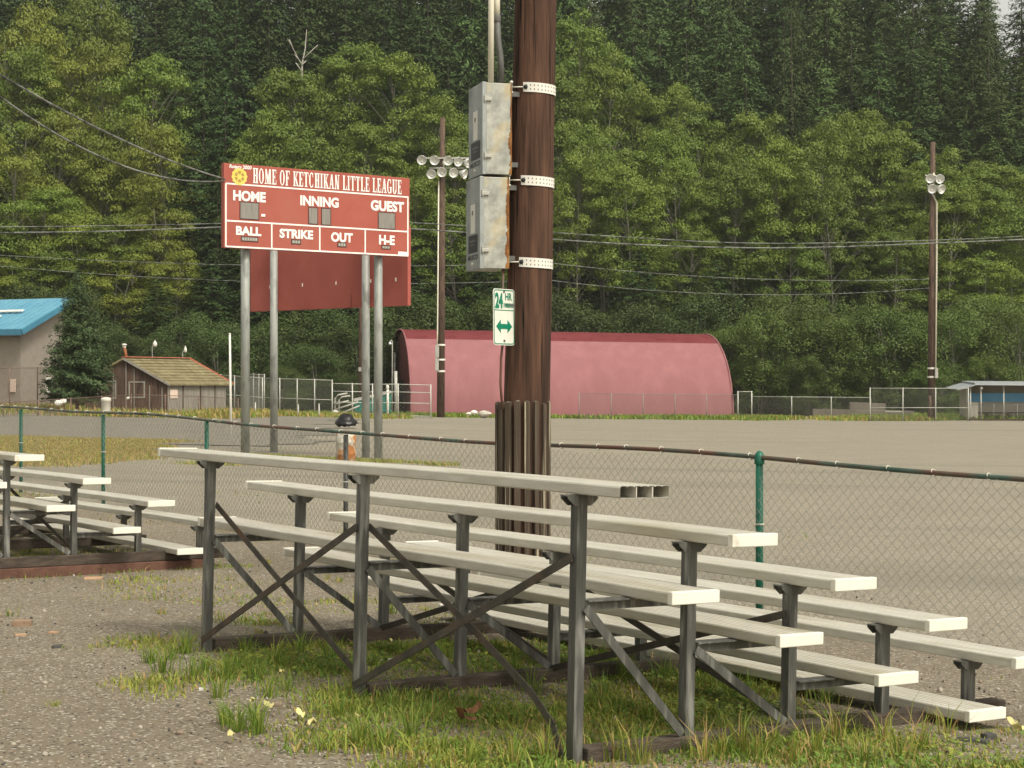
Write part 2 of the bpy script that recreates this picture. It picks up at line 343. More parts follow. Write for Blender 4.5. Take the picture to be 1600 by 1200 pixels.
# fence frame: s runs along the fence to the left, t out over the field
FO=np.array((1.88,13.2)); FS=np.array((-.593,.805)); FT=np.array((.805,.593))
def fpt(s,t=0): return FO+FS*s+FT*t
def grid_sheet(name, ss, ts, m, dz=0.0, fn=Gn):
    S,T=np.meshgrid(ss,ts); X=FO[0]+FS[0]*S+FT[0]*T; Y=FO[1]+FS[1]*S+FT[1]*T
    Z=fn(X,Y)+dz
    # small undulation of the loose surface
    Z=Z+.008*np.sin(X*2.3+np.sin(Y*1.7))*np.sin(Y*1.9+X*.7)
    V=np.stack([X,Y,Z],-1).reshape(-1,3); a,b=S.shape
    i=np.arange(a*b).reshape(a,b)
    Fq=np.stack([i[:-1,:-1],i[1:,:-1],i[1:,1:],i[:-1,1:]],-1).reshape(-1,4)
    me=np_mesh(name,V,Fq,m,smooth=True); o=bpy.data.objects.new(name,me); C.objects.link(o); return o
def spaced(a,b,near,d0,k): # points dense round `near`
    out=[near]; d=d0
    while out[-1]<b: out.append(out[-1]+d); d*=k
    d=d0
    while out[0]>a: out.insert(0,out[0]-d); d*=k
    return np.array(out)
ss=spaced(-260,260,4,.22,1.045)
tag(grid_sheet('ground',ss,np.r_[spaced(-90,-.3,-3,.18,1.05)[:-1],0.0] if False else np.unique(np.r_[np.linspace(-6,0,34),-6-np.cumsum(.2*1.12**np.arange(36))]),M_lot),kind='structure')
tag(grid_sheet('field',ss,np.unique(np.r_[np.linspace(0,6,24),6+np.cumsum(.28*1.07**np.arange(64))]),M_field),kind='structure')
# worn tarmac behind the left end of the field, 1 cm proud of the gravel
def sheet_poly(name, m, x0,x1,y0,y1,nx,ny,dz,fn=Gn,edge=None):
    X,Y=np.meshgrid(np.linspace(0,1,nx),np.linspace(y0,y1,ny)); X=x0(Y)+(x1(Y)-x0(Y))*X
    Z=fn(X,Y)+dz; V=np.stack([X,Y,Z],-1).reshape(-1,3); i=np.arange(nx*ny).reshape(ny,nx)
    Fq=np.stack([i[:-1,:-1],i[:-1,1:],i[1:,1:],i[1:,:-1]],-1).reshape(-1,4)
    o=bpy.data.objects.new(name,np_mesh(name,V,Fq,m,smooth=True)); C.objects.link(o); return o
tag(sheet_poly('tarmac',M_tarmac,lambda y: y*0-80+np.sin(y*.3),lambda y: -6.5-.06*(y-55)+.7*np.sin(y*.7)+.4*np.sin(y*1.9),51,99,40,90,.02),kind='structure')
# the hillside behind
X,Y=np.meshgrid(np.linspace(-170,170,120),np.r_[np.linspace(139,250,70),np.linspace(256,420,20)])
Z=Hn(X,Y)+np.where(Y<142,-.25,.05)
V=np.stack([X,Y,Z],-1).reshape(-1,3); i=np.arange(X.size).reshape(X.shape)
Fq=np.stack([i[:-1,:-1],i[:-1,1:],i[1:,1:],i[1:,:-1]],-1).reshape(-1,4)
o=bpy.data.objects.new('hill',np_mesh('hill',V,Fq,M_hill,smooth=True)); C.objects.link(o); tag(o,kind='structure')

# ------------------------------------------------------------------ bleachers
def rotcam(rx,ry,rz):
    Rx=Matrix.Rotation(rx,3,'X'); Ry=Matrix.Rotation(ry,3,'Y'); Rz=Matrix.Rotation(rz,3,'Z')
    return Rz@Ry@Rx
def bleacher_matrix(yaw,ta,tb,tx,ty,tz):
    R=rotcam(ta,yaw,tb)
    def cw(v): return Vector((v[0],v[2],-v[1]))      # camera axes -> world axes
    u=cw(R@Vector((1,0,0))); v=cw(R@Vector((0,0,1))); w=cw(R@Vector((0,-1,0)))
    M=Matrix.Identity(4)
    for i in range(3): M[i][0]=u[i]; M[i][1]=v[i]; M[i][2]=w[i]
    M.translation=Vector((tx,tz,CAMZ-ty)); return M
ROWD,RISE,Z1,FOFF,FDROP,PT,PW=.61,.2145,.3199,.2838,.4452,.05,.254
UR,UL=.309,-4.480; UF=(-3.76,-1.885,-.02); POFF=-.09
def plank(mb, u0,u1,vc,ztop, sag=0.0):
    """hollow ribbed aluminium plank, rounded long edges, grooved top"""
    prof=[]; hw=PW/2
    prof+=[(-hw+.004,-PT),(-hw,-PT+.006),(-hw,-.008),(-hw+.003,-.002),(-hw+.010,0)]
    for g in range(1,7):
        x=-hw+PW*g/7
        prof+=[(x-.006,0),(x-.003,-.0035),(x+.003,-.0035),(x+.006,0)]
    prof+=[(hw-.010,0),(hw-.003,-.002),(hw,-.008),(hw,-PT+.006),(hw-.004,-PT)]
    n=len(prof); K=9; vs_=[]
    for k in range(K):
        u=u0+(u1-u0)*k/(K-1); dz=-sag*math.sin(math.pi*2*k/(K-1))
        vs_+=[(u,vc+a,ztop+b+dz) for a,b in prof]
    fs=[]
    for k in range(K-1):
        for i in range(n): fs.append((k*n+i,k*n+(i+1)%n,(k+1)*n+(i+1)%n,(k+1)*n+i))
    mb.add(vs_,fs)
    return n,K
def angle_iron(mb,a,b,w,t,d1,d2):
    """L section from a to b with legs along d1 and d2"""
    a=Vector(a);b=Vector(b);d1=Vector(d1);d2=Vector(d2)
    for p,q in ((d1,d2),(d2,d1)):
        c=[a,a+p*w,a+p*w+q*t,a+q*t]; e=[b,b+p*w,b+p*w+q*t,b+q*t]
        if p is d2: c=[x+q*(0.0) for x in c]
        mb.hexa(c+e)
def post_mesh(v, u, ztop, zbot):
    mb=MB()
    # angle iron, its corner towards +u / -v, plus a second leg behind: reads as two faces with a bright ridge
    w=.050; t=.006
    a=(u+w/2,v-w/2,zbot); b=(u+w/2,v-w/2,ztop-.012)
    prof=[(0,0),(-w,0),(-w,t),(-t*1.6,t),(-t*1.6,t+.004),(-t,t+.004),(-t,w),(0,w)]
    M=Matrix.Translation((u+w/2,v-w/2,zbot)); mb.prism([(x,y) for x,y in prof][::-1],M,ztop-.012-zbot)
    return mb
def bracket_mesh(u,v,ztop):
    # folded seat bracket: trapezoid cheek and flat top
    mb=MB(); h=.042
    for du in (-.028,.022):
        M=Matrix(((0,0,1,u+du),(1,0,0,v),(0,1,0,ztop-h-.006),(0,0,0,1)))
        mb.prism([(-.042,0),(.042,0),(.078,h-.012),(.078,h),(-.078,h),(-.078,h-.012)],M,.006)
    mb.box((u-.028,v-.08,ztop-.008),(u+.028,v+.08,ztop-.002))
    return mb
def zs(i): return Z1+RISE*(i-1)
def make_bleacher(M, label, bend):
    root=thing('bleacher',None,label,'bleacher',M=M)
    for i in range(1,6):
        for kind in ('seat_plank','foot_plank'):
            if kind=='foot_plank' and i==1: continue
            v=(5-i)*ROWD+(FOFF if kind=='foot_plank' else 0); z=zs(i)-(FDROP if kind=='foot_plank' else 0)
            open_end = (i==5 and kind=='seat_plank')
            mb=MB(); ue=UR-(.006 if not open_end else 0)
            n,K=plank(mb,UL+.006,ue,v,z,.004)
            if open_end:
                # open end: three hollows, their shade put into a dark plate behind thin walls
                mb.m=1; mb.box((ue-.16,v-PW/2+.004,z-PT+.003),(ue-.15,v+PW/2-.004,z-.003)); mb.m=0
                for q in (-1/6,1/6): mb.box((ue-.15,v+q*PW-.0025,z-PT+.002),(ue-.0008,v+q*PW+.0025,z-.004))
            else:
                mb.box((ue-.02,v-PW/2+.004,z-PT+.003),(ue-.01,v+PW/2-.004,z-.004))
            p=mb.build(kind,[M_alu,M_alu_in],root,local=True)
            ends=[(UL-.003,UL+.03)] + ([] if open_end else [(UR-.03,UR+.003)])
            for a,b in ends:
                e=MB(); e.box((a,v-PW/2-.003,z-PT-.002),(b,v+PW/2+.003,z+.003))
                e.build('end_cap',M_cap,p,local=True,bevel=.004)
            for fu in UF:
                vv=v+(POFF if kind=='seat_plank' else 0)
                if kind=='seat_plank': bracket_mesh(fu,vv,z-PT).build('bracket',M_galv,root,local=True)
    for fi,u in enumerate(UF):
        for i in range(1,6):
            v=(5-i)*ROWD+POFF
            post_mesh(v,u,zs(i)-PT,-.02).build('post',M_galv,root,local=True)
            if i>1:
                zf=zs(i)-FDROP-PT-.002
                mb=MB(); mb.box((u-.025,v+.027,zf-.045),(u+.018,v+ROWD-.03,zf)); mb.box((u-.03,v+.027,zf-.006),(u+.045,v+ROWD-.03,zf+.0005))
                mb.build('foot_arm',M_galv,root,local=True)
                # diagonal in the frame plane: from this post at foot height to the next post's base
                d=MB(); d.bar((u+.034,v+.02,zf-.03),(u+.034,v+ROWD-.05,.07),.008,.040)
                if i in (5,4): d.build('frame_brace',M_galv,root,local=True)
        mb=MB(); mb.box((u-.045,-.055,-.034),(u+.05,4*ROWD+.14,.058))
        mb.build('base_sill',M_sill,root,local=True,bevel=.006)
    # cross braces between frames in the planes of the highest and middle rows
    for i,zt in ((5,.86),(3,.56)):
        v=(5-i)*ROWD+POFF
        for f in (0,1):
            a,b=UF[f],UF[f+1]
            d=MB(); d.bar((a,v-.034,.05),(b,v-.034,zt),.036,.007,up=(0,1,0)); d.build('cross_brace',M_brace,root,local=True)
            d=MB()
            if bend and i==5 and f==1:
                P=[(a,v+.04,zt),(a+.55*(b-a),v+.04,.44),(a+.80*(b-a),v+.03,.235),(a+.91*(b-a),v+.01,.12),(b-.05,v-.02,-.03)]
            else: P=[(a,v+.042,zt),(b,v+.042,.05)]
            for p,q in zip(P[:-1],P[1:]): d.bar(p,q,.036,.007,up=(0,1,0))
            d.build('cross_brace',M_brace,root,local=True)
    return root
B1=make_bleacher(bleacher_matrix(.9756,-.021,.0031,.348,1.5954,7.3713),'five row aluminium bleacher in the foreground grass, its top plank open ended',True)
B2=make_bleacher(bleacher_matrix(.9704,-.0184,-.0095,-4.8547,1.5737,14.9254),'farther aluminium bleacher cut off by the left edge, standing on a rusty red sill',False)
# rusty sill under the farther one's near frame
MB_=MB(); u=UF[2]; MB_.box((u-.07,-.45,-.20),(u+.10,4*ROWD+.02,-.036)); MB_.build('rusty_sill',M_rust,B2,local=True,bevel=.006)

# ------------------------------------------------------------------ chain-link fence along the field
SA,SB=-4.3,20.2
fence=thing('chain_link_fence',(*fpt(0),G(*fpt(0))),'long chain link fence with green posts and rusty top rail between bleachers and field','fence')
posts=[-3.05,0.0,2.9,6.09,9.3,12.35,15.35,18.4]
_tp=np.array([(1733,760),(1600,748),(1400,732),(1186,716),(1000,705),(870,697),(700,686),(540,676),(324,656),(160,645),(30,637),(-90,630),(-200,624)],float)
_tz=31496/(_tp[:,0]+1200); _ts=(_tz-13.2)/.805; _tZ=CAMZ-(_tp[:,1]-600)/F*_tz
def gtop(s): return float(np.interp(s,_ts,_tZ))
for k,s in enumerate(posts):
    x,y=fpt(s); g=G(x,y); mb=MB(); r=.029 if k==1 else .026
    zt=gtop(s)+(.03 if k==1 else -.02)
    mb.tube([(x,y,g-.25),(x,y,zt)],r,10)
    if k==1:
        mb.lathe([(r+.008,-.075),(r+.010,-.06),(r+.010,-.012),(r+.004,.0),(r*.7,.02),(.004,.028)],10,Matrix.Translation((x,y,zt)))
        mb.tube([(x-.02,y-.05,zt-.05),(x+.02,y+.05,zt-.05)],.006,6)
    mb.build('post',M_postk if k==3 else M_greenp,fence)
def rail_pts(a,b):
    out=[]
    for s in np.arange(a,b+.01,.5):
        x,y=fpt(s,.0); out.append((x,y,gtop(s)+.012*math.sin(s*1.3)+.01*math.sin(s*.6+1)))
    return out
for (a,b,m) in ((SA,2.9,M_greenr),(2.9,8.9,M_greenr),(8.9,SB,M_railg)):
    mb=MB(); mb.tube(rail_pts(a,b),.018,10); mb.build('top_rail',m,fence)
mb=MB()
rng=random.Random(5)
for s in np.arange(SA+.2,SB,.47):
    s=s+rng.uniform(-.08,.08); x,y=fpt(s); z=gtop(s)+.012*math.sin(s*1.3)+.01*math.sin(s*.6+1)
    t=rng.uniform(-.3,.3); e=Vector((FT[0],FT[1],0)); f=Vector((FS[0],FS[1],0))
    pts=[Vector((x,y,z))+(e*math.cos(q)+Vector((0,0,1))*math.sin(q))*.026+f*(.012*math.sin(q+t)) for q in np.linspace(-2.6,2.9,9)]
    mb.tube(pts,.004,5)
mb.build('rail_tie',M_tie,fence)['kind']='stuff'
mb=MB()
for s in posts:
    x,y=fpt(s); g=G(x,y)
    for h in (.35,.72):
        mb.lathe([(.034,-.006),(.038,0),(.034,.006)],8,Matrix.Translation((x,y,g+h)))
mb.build('post_tie',M_tie,fence)['kind']='stuff'
# the mesh: every wire zigzags down and hooks into its neighbours
p=.045; nw=int((SB-SA)/p); nl=28
kk=np.arange(nw); jj=np.arange(nl+1); q=1.17/nl
S=SA+p*(kk[:,None]+((jj[None,:]+kk[:,None])%2)); 
bul=.018*np.sin(S*2.1)*np.sin(jj[None,:]*.11)+.008*np.sin(S*7+jj[None,:]*.3)
Tt=-.024+bul+.003*(((jj[None,:]+kk[:,None])%2)*2-1)
X=FO[0]+FS[0]*S+FT[0]*Tt; Y=FO[1]+FS[1]*S+FT[1]*Tt
Gs=Gn(FO[0]+FS[0]*S,FO[1]+FS[1]*S); Tp=np.interp(S,_ts,_tZ); Z=Gs+.03+jj[None,:]/nl*(Tp-Gs-.055)+.012*np.sin(S*1.9)+.006*np.sin(S*11)
Pw=np.stack([X,Y,Z],-1); r=.0021
offs=[np.array([FT[0]*r,FT[1]*r,0]),np.array([-.5*FT[0]*r+.87*FS[0]*r,-.5*FT[1]*r+.87*FS[1]*r,0]),np.array([-.5*FT[0]*r-.87*FS[0]*r,-.5*FT[1]*r-.87*FS[1]*r,0])]
V=np.stack([Pw+o_ for o_ in offs],2)  # nw,nl+1,3,3
idx=np.arange(nw*(nl+1)*3).reshape(nw,nl+1,3); fq=[]
for a in range(3):
    b=(a+1)%3; fq.append(np.stack([idx[:,:-1,a],idx[:,:-1,b],idx[:,1:,b],idx[:,1:,a]],-1).reshape(-1,4))
Vl=V.reshape(-1,3)-np.array(ROOTM[fence.name].translation)
o=bpy.data.objects.new('wire_mesh',np_mesh('wire_mesh',Vl,np.concatenate(fq),M_wire)); C.objects.link(o); o.parent=fence

# ------------------------------------------------------------------ the big pole, its boxes, bands, pipes and sign
PZ=14.2
pb=Vector((xat(816.5,PZ),PZ,0)); pb.z=G(pb.x,pb.y)
lean=(835-822)/600.0
def pax(z): # pole axis at world height z
    return Vector((pb.x+lean*(z-pb.z)*1.0,PZ,z))
big=thing('utility_pole',pb,'thick dark brown wooden pole in front, slatted boards round its foot','utility pole')
mb=MB(); n=40; rows=[]; zz=list(np.linspace(pb.z-.3,pb.z+9,60)); rg=random.Random(3)
ph=[rg.uniform(0,6.28) for _ in range(8)]
vs_=[]
for z in zz:
    c=pax(z); R0=.197-.0055*(z-pb.z)
    for k in range(n):
        t=2*math.pi*k/n
        rr=R0*(1+.012*math.sin(5*t+ph[0])+.010*math.sin(11*t+ph[1]+z*.2)+.008*math.sin(17*t+ph[2])+.006*math.sin(z*3+3*t))
        vs_.append((c.x+rr*math.cos(t),c.y+rr*math.sin(t),z))
fs=[(i*n+k,i*n+(k+1)%n,(i+1)*n+(k+1)%n,(i+1)*n+k) for i in range(len(zz)-1) for k in range(n)]
mb.add(vs_,fs,True); mb.build('shaft',M_pole,big)
# dark split grooves on the left flank
gz=CAMZ-(629-600)/F*PZ   # top of the guard
for k in range(17):
    t=2*math.pi*(k+.15)/17; c=Vector((pb.x+.004,PZ,0)); rr=.212
    w=rg.uniform(.038,.050); th=rg.uniform(.026,.040); zt=gz+rg.uniform(-.03,.012)
    m4=Matrix.Translation((c.x+rr*math.cos(t),c.y+rr*math.sin(t),0))@Matrix.Rotation(t+rg.uniform(-.06,.06),4,'Z')
    mb=MB(); mb.box((-th/2,-w/2,pb.z-.05),(th/2,w/2,zt),m4)
    mb.add([m4@Vector(q) for q in ((-th/2,-w/2,zt+.001),(th/2,-w/2,zt+.001),(th/2,w/2,zt+.001),(-th/2,w/2,zt+.001),(-th/2,-w/2+.01,zt+.014),(0,-w/2+.01,zt+.01),(0,w/2-.01,zt+.01),(-th/2,w/2-.01,zt+.014))],[(0,1,5,4),(1,2,6,5),(2,3,7,6),(3,0,4,7),(4,5,6,7)])
    mb.build('guard_plank',M_guard,big,bevel=.003)
# perforated steel bands with their bolt arms
def band(py):
    z=CAMZ-(py-600)/F*PZ; c=pax(z); R0=.197-.0055*(z-pb.z)+.008
    th=thing('pole_band',(c.x,c.y,z),None,'steel band')
    mb=MB(); h=.039; N=56; a0,a1=R_(-118),R_(30); vs_=[];fs=[]
    for k in range(N+1):
        t=a0+(a1-a0)*k/N
        for rr,dz in ((R0,-h),(R0,h),(R0-.004,h),(R0-.004,-h)): vs_.append((c.x+rr*math.cos(t),c.y+rr*math.sin(t),z+dz-.012*math.sin(t-a0)))
    for k in range(N):
        for i in range(4): fs.append((k*4+i,(k+1)*4+i,(k+1)*4+(i+1)%4,k*4+(i+1)%4))
    fs+=[(0,1,2,3),(N*4+3,N*4+2,N*4+1,N*4)]
    mb.add(vs_,fs); mb.build('strap',M_white,th)
    mb=MB(); 
    for k in range(1,15):
        t=a0+(a1-a0)*k/15
        for dz in (-.016,.016):
            q=Vector((math.cos(t),math.sin(t),0)); e=Vector((-math.sin(t),math.cos(t),0)); pc=Vector((c.x,c.y,z+dz-.012*math.sin(t-a0)))+q*(R0+.0015)
            mb.add([pc-e*.004-Vector((0,0,.006)),pc+e*.004-Vector((0,0,.006)),pc+e*.004+Vector((0,0,.006)),pc-e*.004+Vector((0,0,.006))],[(0,1,2,3)])
    mb.build('slot',M_greyp,th)['kind']='stuff'
    t=a0; s0=Vector((c.x+R0*math.cos(t),c.y+R0*math.sin(t),z)); e=Vector((math.sin(t),-math.cos(t),0))
    mb=MB(); mb.lathe([(.0,.012),(.018,.012),(.02,.0)],8,Matrix.Translation(s0+Vector((.02,-.004,0)))@Matrix.Rotation(R_(90),4,'X'))
    mb.build('bolt_head',M_black,th)
    mb=MB(); mb.tube([s0,s0+Vector((-.085,.01,0))],.006,6); b0=s0+Vector((-.095,.01,0)); mb.tube([b0-Vector((0,0,.045)),b0+Vector((0,0,.045))],.007,6); mb.tube([b0+Vector((0,0,.03)),b0+Vector((0,0,.05))],.014,6); mb.tube([b0-Vector((0,0,.05)),b0-Vector((0,0,.035))],.014,6)
    mb.build('bolt',M_tie,th)
    return th
bands=[band(141),band(285),band(411.5)]
for b_,l_ in zip(bands,('highest white slotted steel band round the big pole, beside the upper box','middle white slotted steel band round the big pole, where the two boxes meet','lowest white slotted steel band round the big pole, above the parking sign')): b_['label']=l_

def text_into(mbobj, s, x0,x1,y0,y1, M, depth=.004, bold=0.0, shear=0.0, spacing=1.0):
    """built-in typeface fitted to a rectangle of the plane M"""
    cu=bpy.data.curves.new('tmp','FONT'); cu.body=s; cu.offset=bold; cu.shear=shear; cu.space_character=spacing; cu.resolution_u=4
    ob=bpy.data.objects.new('tmp',cu); C.objects.link(ob)
    dg=bpy.context.evaluated_depsgraph_get(); me=bpy.data.meshes.new_from_object(ob.evaluated_get(dg))
    P=np.array([v.co for v in me.vertices]); lo=P.min(0); hi=P.max(0)
    vs_=[M@Vector((x0+(q[0]-lo[0])/(hi[0]-lo[0])*(x1-x0), y0+(q[1]-lo[1])/(hi[1]-lo[1])*(y1-y0), depth)) for q in P]
    mbobj.add(vs_,[tuple(p.vertices) for p in me.polygons])
    bpy.data.objects.remove(ob); bpy.data.meshes.remove(me); bpy.data.curves.remove(cu)
def plane_M(o,x,y):
    x=Vector(x).normalized(); y=Vector(y); y=(y-x*y.dot(x)).normalized(); z=x.cross(y)
    return Matrix(((x.x,y.x,z.x,o[0]),(x.y,y.y,z.y,o[1]),(x.z,y.z,z.z,o[2]),(0,0,0,1)))

# ballast boxes: a narrow door facing left and a broad rust-edged side facing the road
BTH=R_(20)
ax_d=Vector((math.cos(BTH),-math.sin(BTH)*-1,0))      # along the broad side, to the right
ax_d=Vector((math.cos(R_(17)),math.sin(R_(17)),0)).normalized()
ax_w=Vector((-ax_d.y,ax_d.x,0))                       # depth, away from the camera
def gear_box(corner_px, ytop, ybot, label, rust):
    z=13.93; c=at(corner_px,(ytop+ybot)/2,z); zt=CAMZ-(ytop-600)/F*z; zb=CAMZ-(ybot-600)/F*z
    W=42.0/F*z/ax_d.x; D=.40
    th=thing('ballast_box',(c.x,c.y,zb),label,'electrical box')
    M=Matrix(((ax_d.x,ax_w.x,0,c.x),(ax_d.y,ax_w.y,0,c.y),(0,0,1,zb),(0,0,0,1))); H_=zt-zb
    mb=MB(); mb.box((.012,0,0),(W,D,H_),M); mb.build('body',M_zinc,th,bevel=.004)
    # rust bleeding along the edge nearest the pole and along the foot: flaky patches with their own outline
    mb=MB(); rr=random.Random(rust)
    prof=[]; N=80; wv=.3
    for k in range(N+1):
        h=H_*k/N; wv=min(1,max(0,wv+rr.uniform(-.28,.28))); prof.append((W-.006-.026*wv*(1.25-.7*k/N)-.004*rr.random(),h))
    mb.add([M@Vector((W+.001,-.0022,H_*k/N)) for k in range(N+1)]+[M@Vector((x,-.0022,h)) for x,h in prof],[(k,k+1,N+2+k,N+1+k) for k in range(N)])
    mb.build('rust_edge',M_rustb,th)
    # door with a lip, hinges, labels
    mb=MB(); mb.box((-.022,-.006,-.004),(.012,D+.006,H_+.004),M); dr=mb.build('door',M_zincb,th,bevel=.004)
    Md=plane_M(M@Vector((-.022,D+.006,0)),-ax_w,(0,0,1)); DW=D+.012
    mb=MB(); mb.box((DW*.36,H_*.40,0),(DW*.66,H_*.72,.0025),Md); mb.m=1; mb.box((DW*.46,H_*.60,.0024),(DW*.54,H_*.65,.004),Md); mb.build('white_label',[M_white,M_greyp],dr)
    mb=MB(); mb.box((DW*.2,H_*.185,0),(DW*.84,H_*.38,.0025),Md); lb=mb.build('black_label',M_black,dr)
    mb=MB(); mb.box((DW*.3,H_*.30,.0026),(DW*.74,H_*.325,.004),Md); mb.box((DW*.36,H_*.265,.0026),(DW*.68,H_*.28,.004),Md); mb.build('label_line',M_greyp,lb)
    mb=MB(); text_into(mb,'MUSCO',DW*.14,DW*.86,H_*.105,H_*.160,Md,.0016,.03,.25); mb.build('lettering',M_black,dr)
    mb=MB(); mb.lathe([(.012,0),(.012,.012),(0,.014)],8,Md@Matrix.Translation((DW*.5,H_*.06,0))); mb.build('knob',M_cap,dr)
    for hz in (.2,.82):
        mb=MB(); mb.box((-.008,-.02,H_*hz-.016),(.055,-.0005,H_*hz+.012),M); mb.tube([M@Vector((.0,-.014,H_*hz-.03)),M@Vector((.0,-.014,H_*hz+.03))],.008,6); mb.build('latch',M_pipe,th,bevel=.003)
    for hz in (.12,.9):
        mb=MB(); mb.box((W,.05,H_*hz-.02),(W+.16,.10,H_*hz+.02),M); mb.build('mount_arm',M_greyp,th)
    return th
gear_box(757.5,128.5,271.5,'upper zinc ballast box on the big pole, white pipe running out of its top',11)
gear_box(753.5,276,419,'lower zinc ballast box on the big pole, just above the parking sign',23)
def pipe_thing(name,label,cat,pts,r,m,nn=10):
    th_=MB(); th_.tube(pts,r,nn); 
    root=thing(name,pts[0],label,cat); th_.build('pipe',m,root); return root
z0=14.02; top=CAMZ+700/F*z0
def px_line(pts,z): return [at(a,b,z) for a,b in pts]
t1=MB(); t1.tube(px_line([(767,128),(767.5,0),(769,-120)],z0),.024,12)
o=t1.build('conduit',M_offw); tag(o,'ivory conduit pipe rising from the upper ballast box','conduit')
rt=thing('conduit',at(782,128,14.08),'grey flexible conduit sleeved in ivory pipe, rising close along the big pole','conduit')
t1=MB(); t1.tube(px_line([(784,129),(782,90),(778,60),(776.5,27)],14.08),.026,12); t1.build('flexible_sleeve',M_greyp,rt)
t1=MB(); t1.tube(px_line([(776.3,28),(776,0),(777,-120)],14.08),.028,12); t1.build('pipe',M_offw,rt)
t1=MB(); t1.lathe([(.03,-.03),(.034,-.02),(.034,.02),(.03,.03)],12,Matrix.Translation(at(776.4,29,14.08))); t1.build('coupling',M_greyp,rt)
t1=MB(); t1.tube(px_line([(786,420),(785,540),(783,560),(782,600),(785,640)],14.02),.010,8)
o=t1.build('ground_wire_pipe',M_greenr); tag(o,'thin green grey wire pipe running down the left flank of the big pole','pipe')

# parking sign, turned away to the left
sz=13.95; cs=at(787,495.5,sz); W=.282; Hs=88/F*sz; yaw=R_(53)
xs=Vector((math.cos(yaw),math.sin(yaw)*-1,0))
sx=Vector((math.cos(yaw),math.sin(yaw),0)); 
Msn=plane_M(cs,sx,(-.012,0,1))
sign=thing('parking_sign',cs,'small white and green parking sign with double arrow, on the left of the big pole','sign')
def rrect(w,h,r,n=5):
    out=[]
    for cx,cy,a in ((w/2-r,h/2-r,0),(-w/2+r,h/2-r,90),(-w/2+r,-h/2+r,180),(w/2-r,-h/2+r,270)):
        for k in range(n+1):
            t=R_(a+90*k/n); out.append((cx+r*math.cos(t),cy+r*math.sin(t)))
    return out
mb=MB(); mb.prism(rrect(W,Hs,.03),Msn,.003); mb.build('plate',M_splate,sign)
mb=MB(); o1=rrect(W-.014,Hs-.014,.026); i1=rrect(W-.030,Hs-.030,.020); n=len(o1)
mb.add([Msn@Vector((x,y,.0045)) for x,y in o1+i1],[(k,(k+1)%n,n+(k+1)%n,n+k) for k in range(n)]); mb.build('border',M_sgreen,sign)
mb=MB(); text_into(mb,'24',-.118,-.015,.068,.195,Msn,.005,.05); text_into(mb,'HR',.015,.105,.135,.195,Msn,.005,.03); text_into(mb,'PARKING',-.005,.118,.075,.115,Msn,.005,.03); mb.build('lettering',M_sgreen,sign)
mb=MB(); mb.box((-.125,.052,.0035),(.125,.058,.005),Msn); mb.build('rule',M_sgreen,sign)
ar=[(-.105,-.075),(-.045,-.022),(-.045,-.055),(.045,-.055),(.045,-.022),(.105,-.075),(.045,-.128),(.045,-.095),(-.045,-.095),(-.045,-.128)]
mb=MB(); mb.prism(ar[::-1],Msn,.0055); mb.build('double_arrow',M_sgreen,sign)
for yy in (.205,-.19):
    mb=MB(); mb.lathe([(0,.012),(.008,.011),(.011,.004)],8,Msn@Matrix.Translation((0,yy,0))); mb.build('bolt',M_postk,sign)
mb=MB(); mb.bar(Msn@Vector((.02,.1,-.012)),pax(cs.z+.1)+Vector((-.1,-.1,0)),.03,.02); mb.build('bracket',M_greyp,sign)

# ------------------------------------------------------------------ scoreboard
SZL,SZR=40.0,43.0
sXL=xat(351,SZL); sXR=xat(639,SZR)
SBL=Vector((sXL,SZL,0)); sdx=Vector((sXR-sXL,SZR-SZL,0)); SBW=sdx.length; su=sdx.normalized(); sn=Vector((su.y,-su.x,0))   # sn faces the camera
sb_bot=CAMZ+214/F*SZL-.01; SBH=1.95
SBM=plane_M(Vector((SBL.x,SBL.y,sb_bot)),su,(0,0,1))
def pan(px,py):
    p=px-800; t=(p*SZL-F*sXL)/(F*sdx.x-p*sdx.y); z=SZL+t*sdx.y
    return t*SBW, CAMZ-(py-600)/F*z-sb_bot
board=thing('scoreboard',(sXL,SZL,G(sXL,SZL)),'tall dark red baseball scoreboard with white lettering on two grey pipes','scoreboard')
mb=MB(); mb.box((-.02,0,-.14),(SBW+.02,SBH,0),SBM); mb.build('panel',M_board,board,bevel=.006)
def strip(mb,a,b,w,d=.006):
    a=Vector((*pan(*a),0)); b=Vector((*pan(*b),0)); dd=(b-a); n=Vector((-dd.y,dd.x,0)).normalized()*w/2
    mb.prism([(q.x,q.y) for q in (a-n,b-n,b+n,a+n)],SBM,d)
mb=MB()
yl=lambda f,x: (254+132*f)+((278+125*f)-(254+132*f))*(x-351)/288
lw=.036
A0=pan(353,yl(.245,353)); A1=pan(637,yl(.245,637)); y1=A0[1]; y2=pan(352,yl(.685,352))[1]; y3=.028
def hl(y,x0,x1): mb.box((x0,y-lw/2,0),(x1,y+lw/2,.006),SBM)
def vl(x,ya,yb): mb.box((x-lw/2,ya,0),(x+lw/2,yb,.0065),SBM)
X0,X1=.03,SBW-.02
hl(y1,X0,X1); hl(y2,X0,X1); hl(y3,X0-.01,X1); vl(X0,y3,y1); vl(X1-.015,y3,y1)
for px in (424.5,499.5,570.5):
    a,b=pan(px,yl(.85,px)); vl(a,y3,y2)
mb.box((X1-.30,y3-.01,0),(X1-.01,y3+.095,.007),SBM)
mb.build('white_lines',M_letter,board)
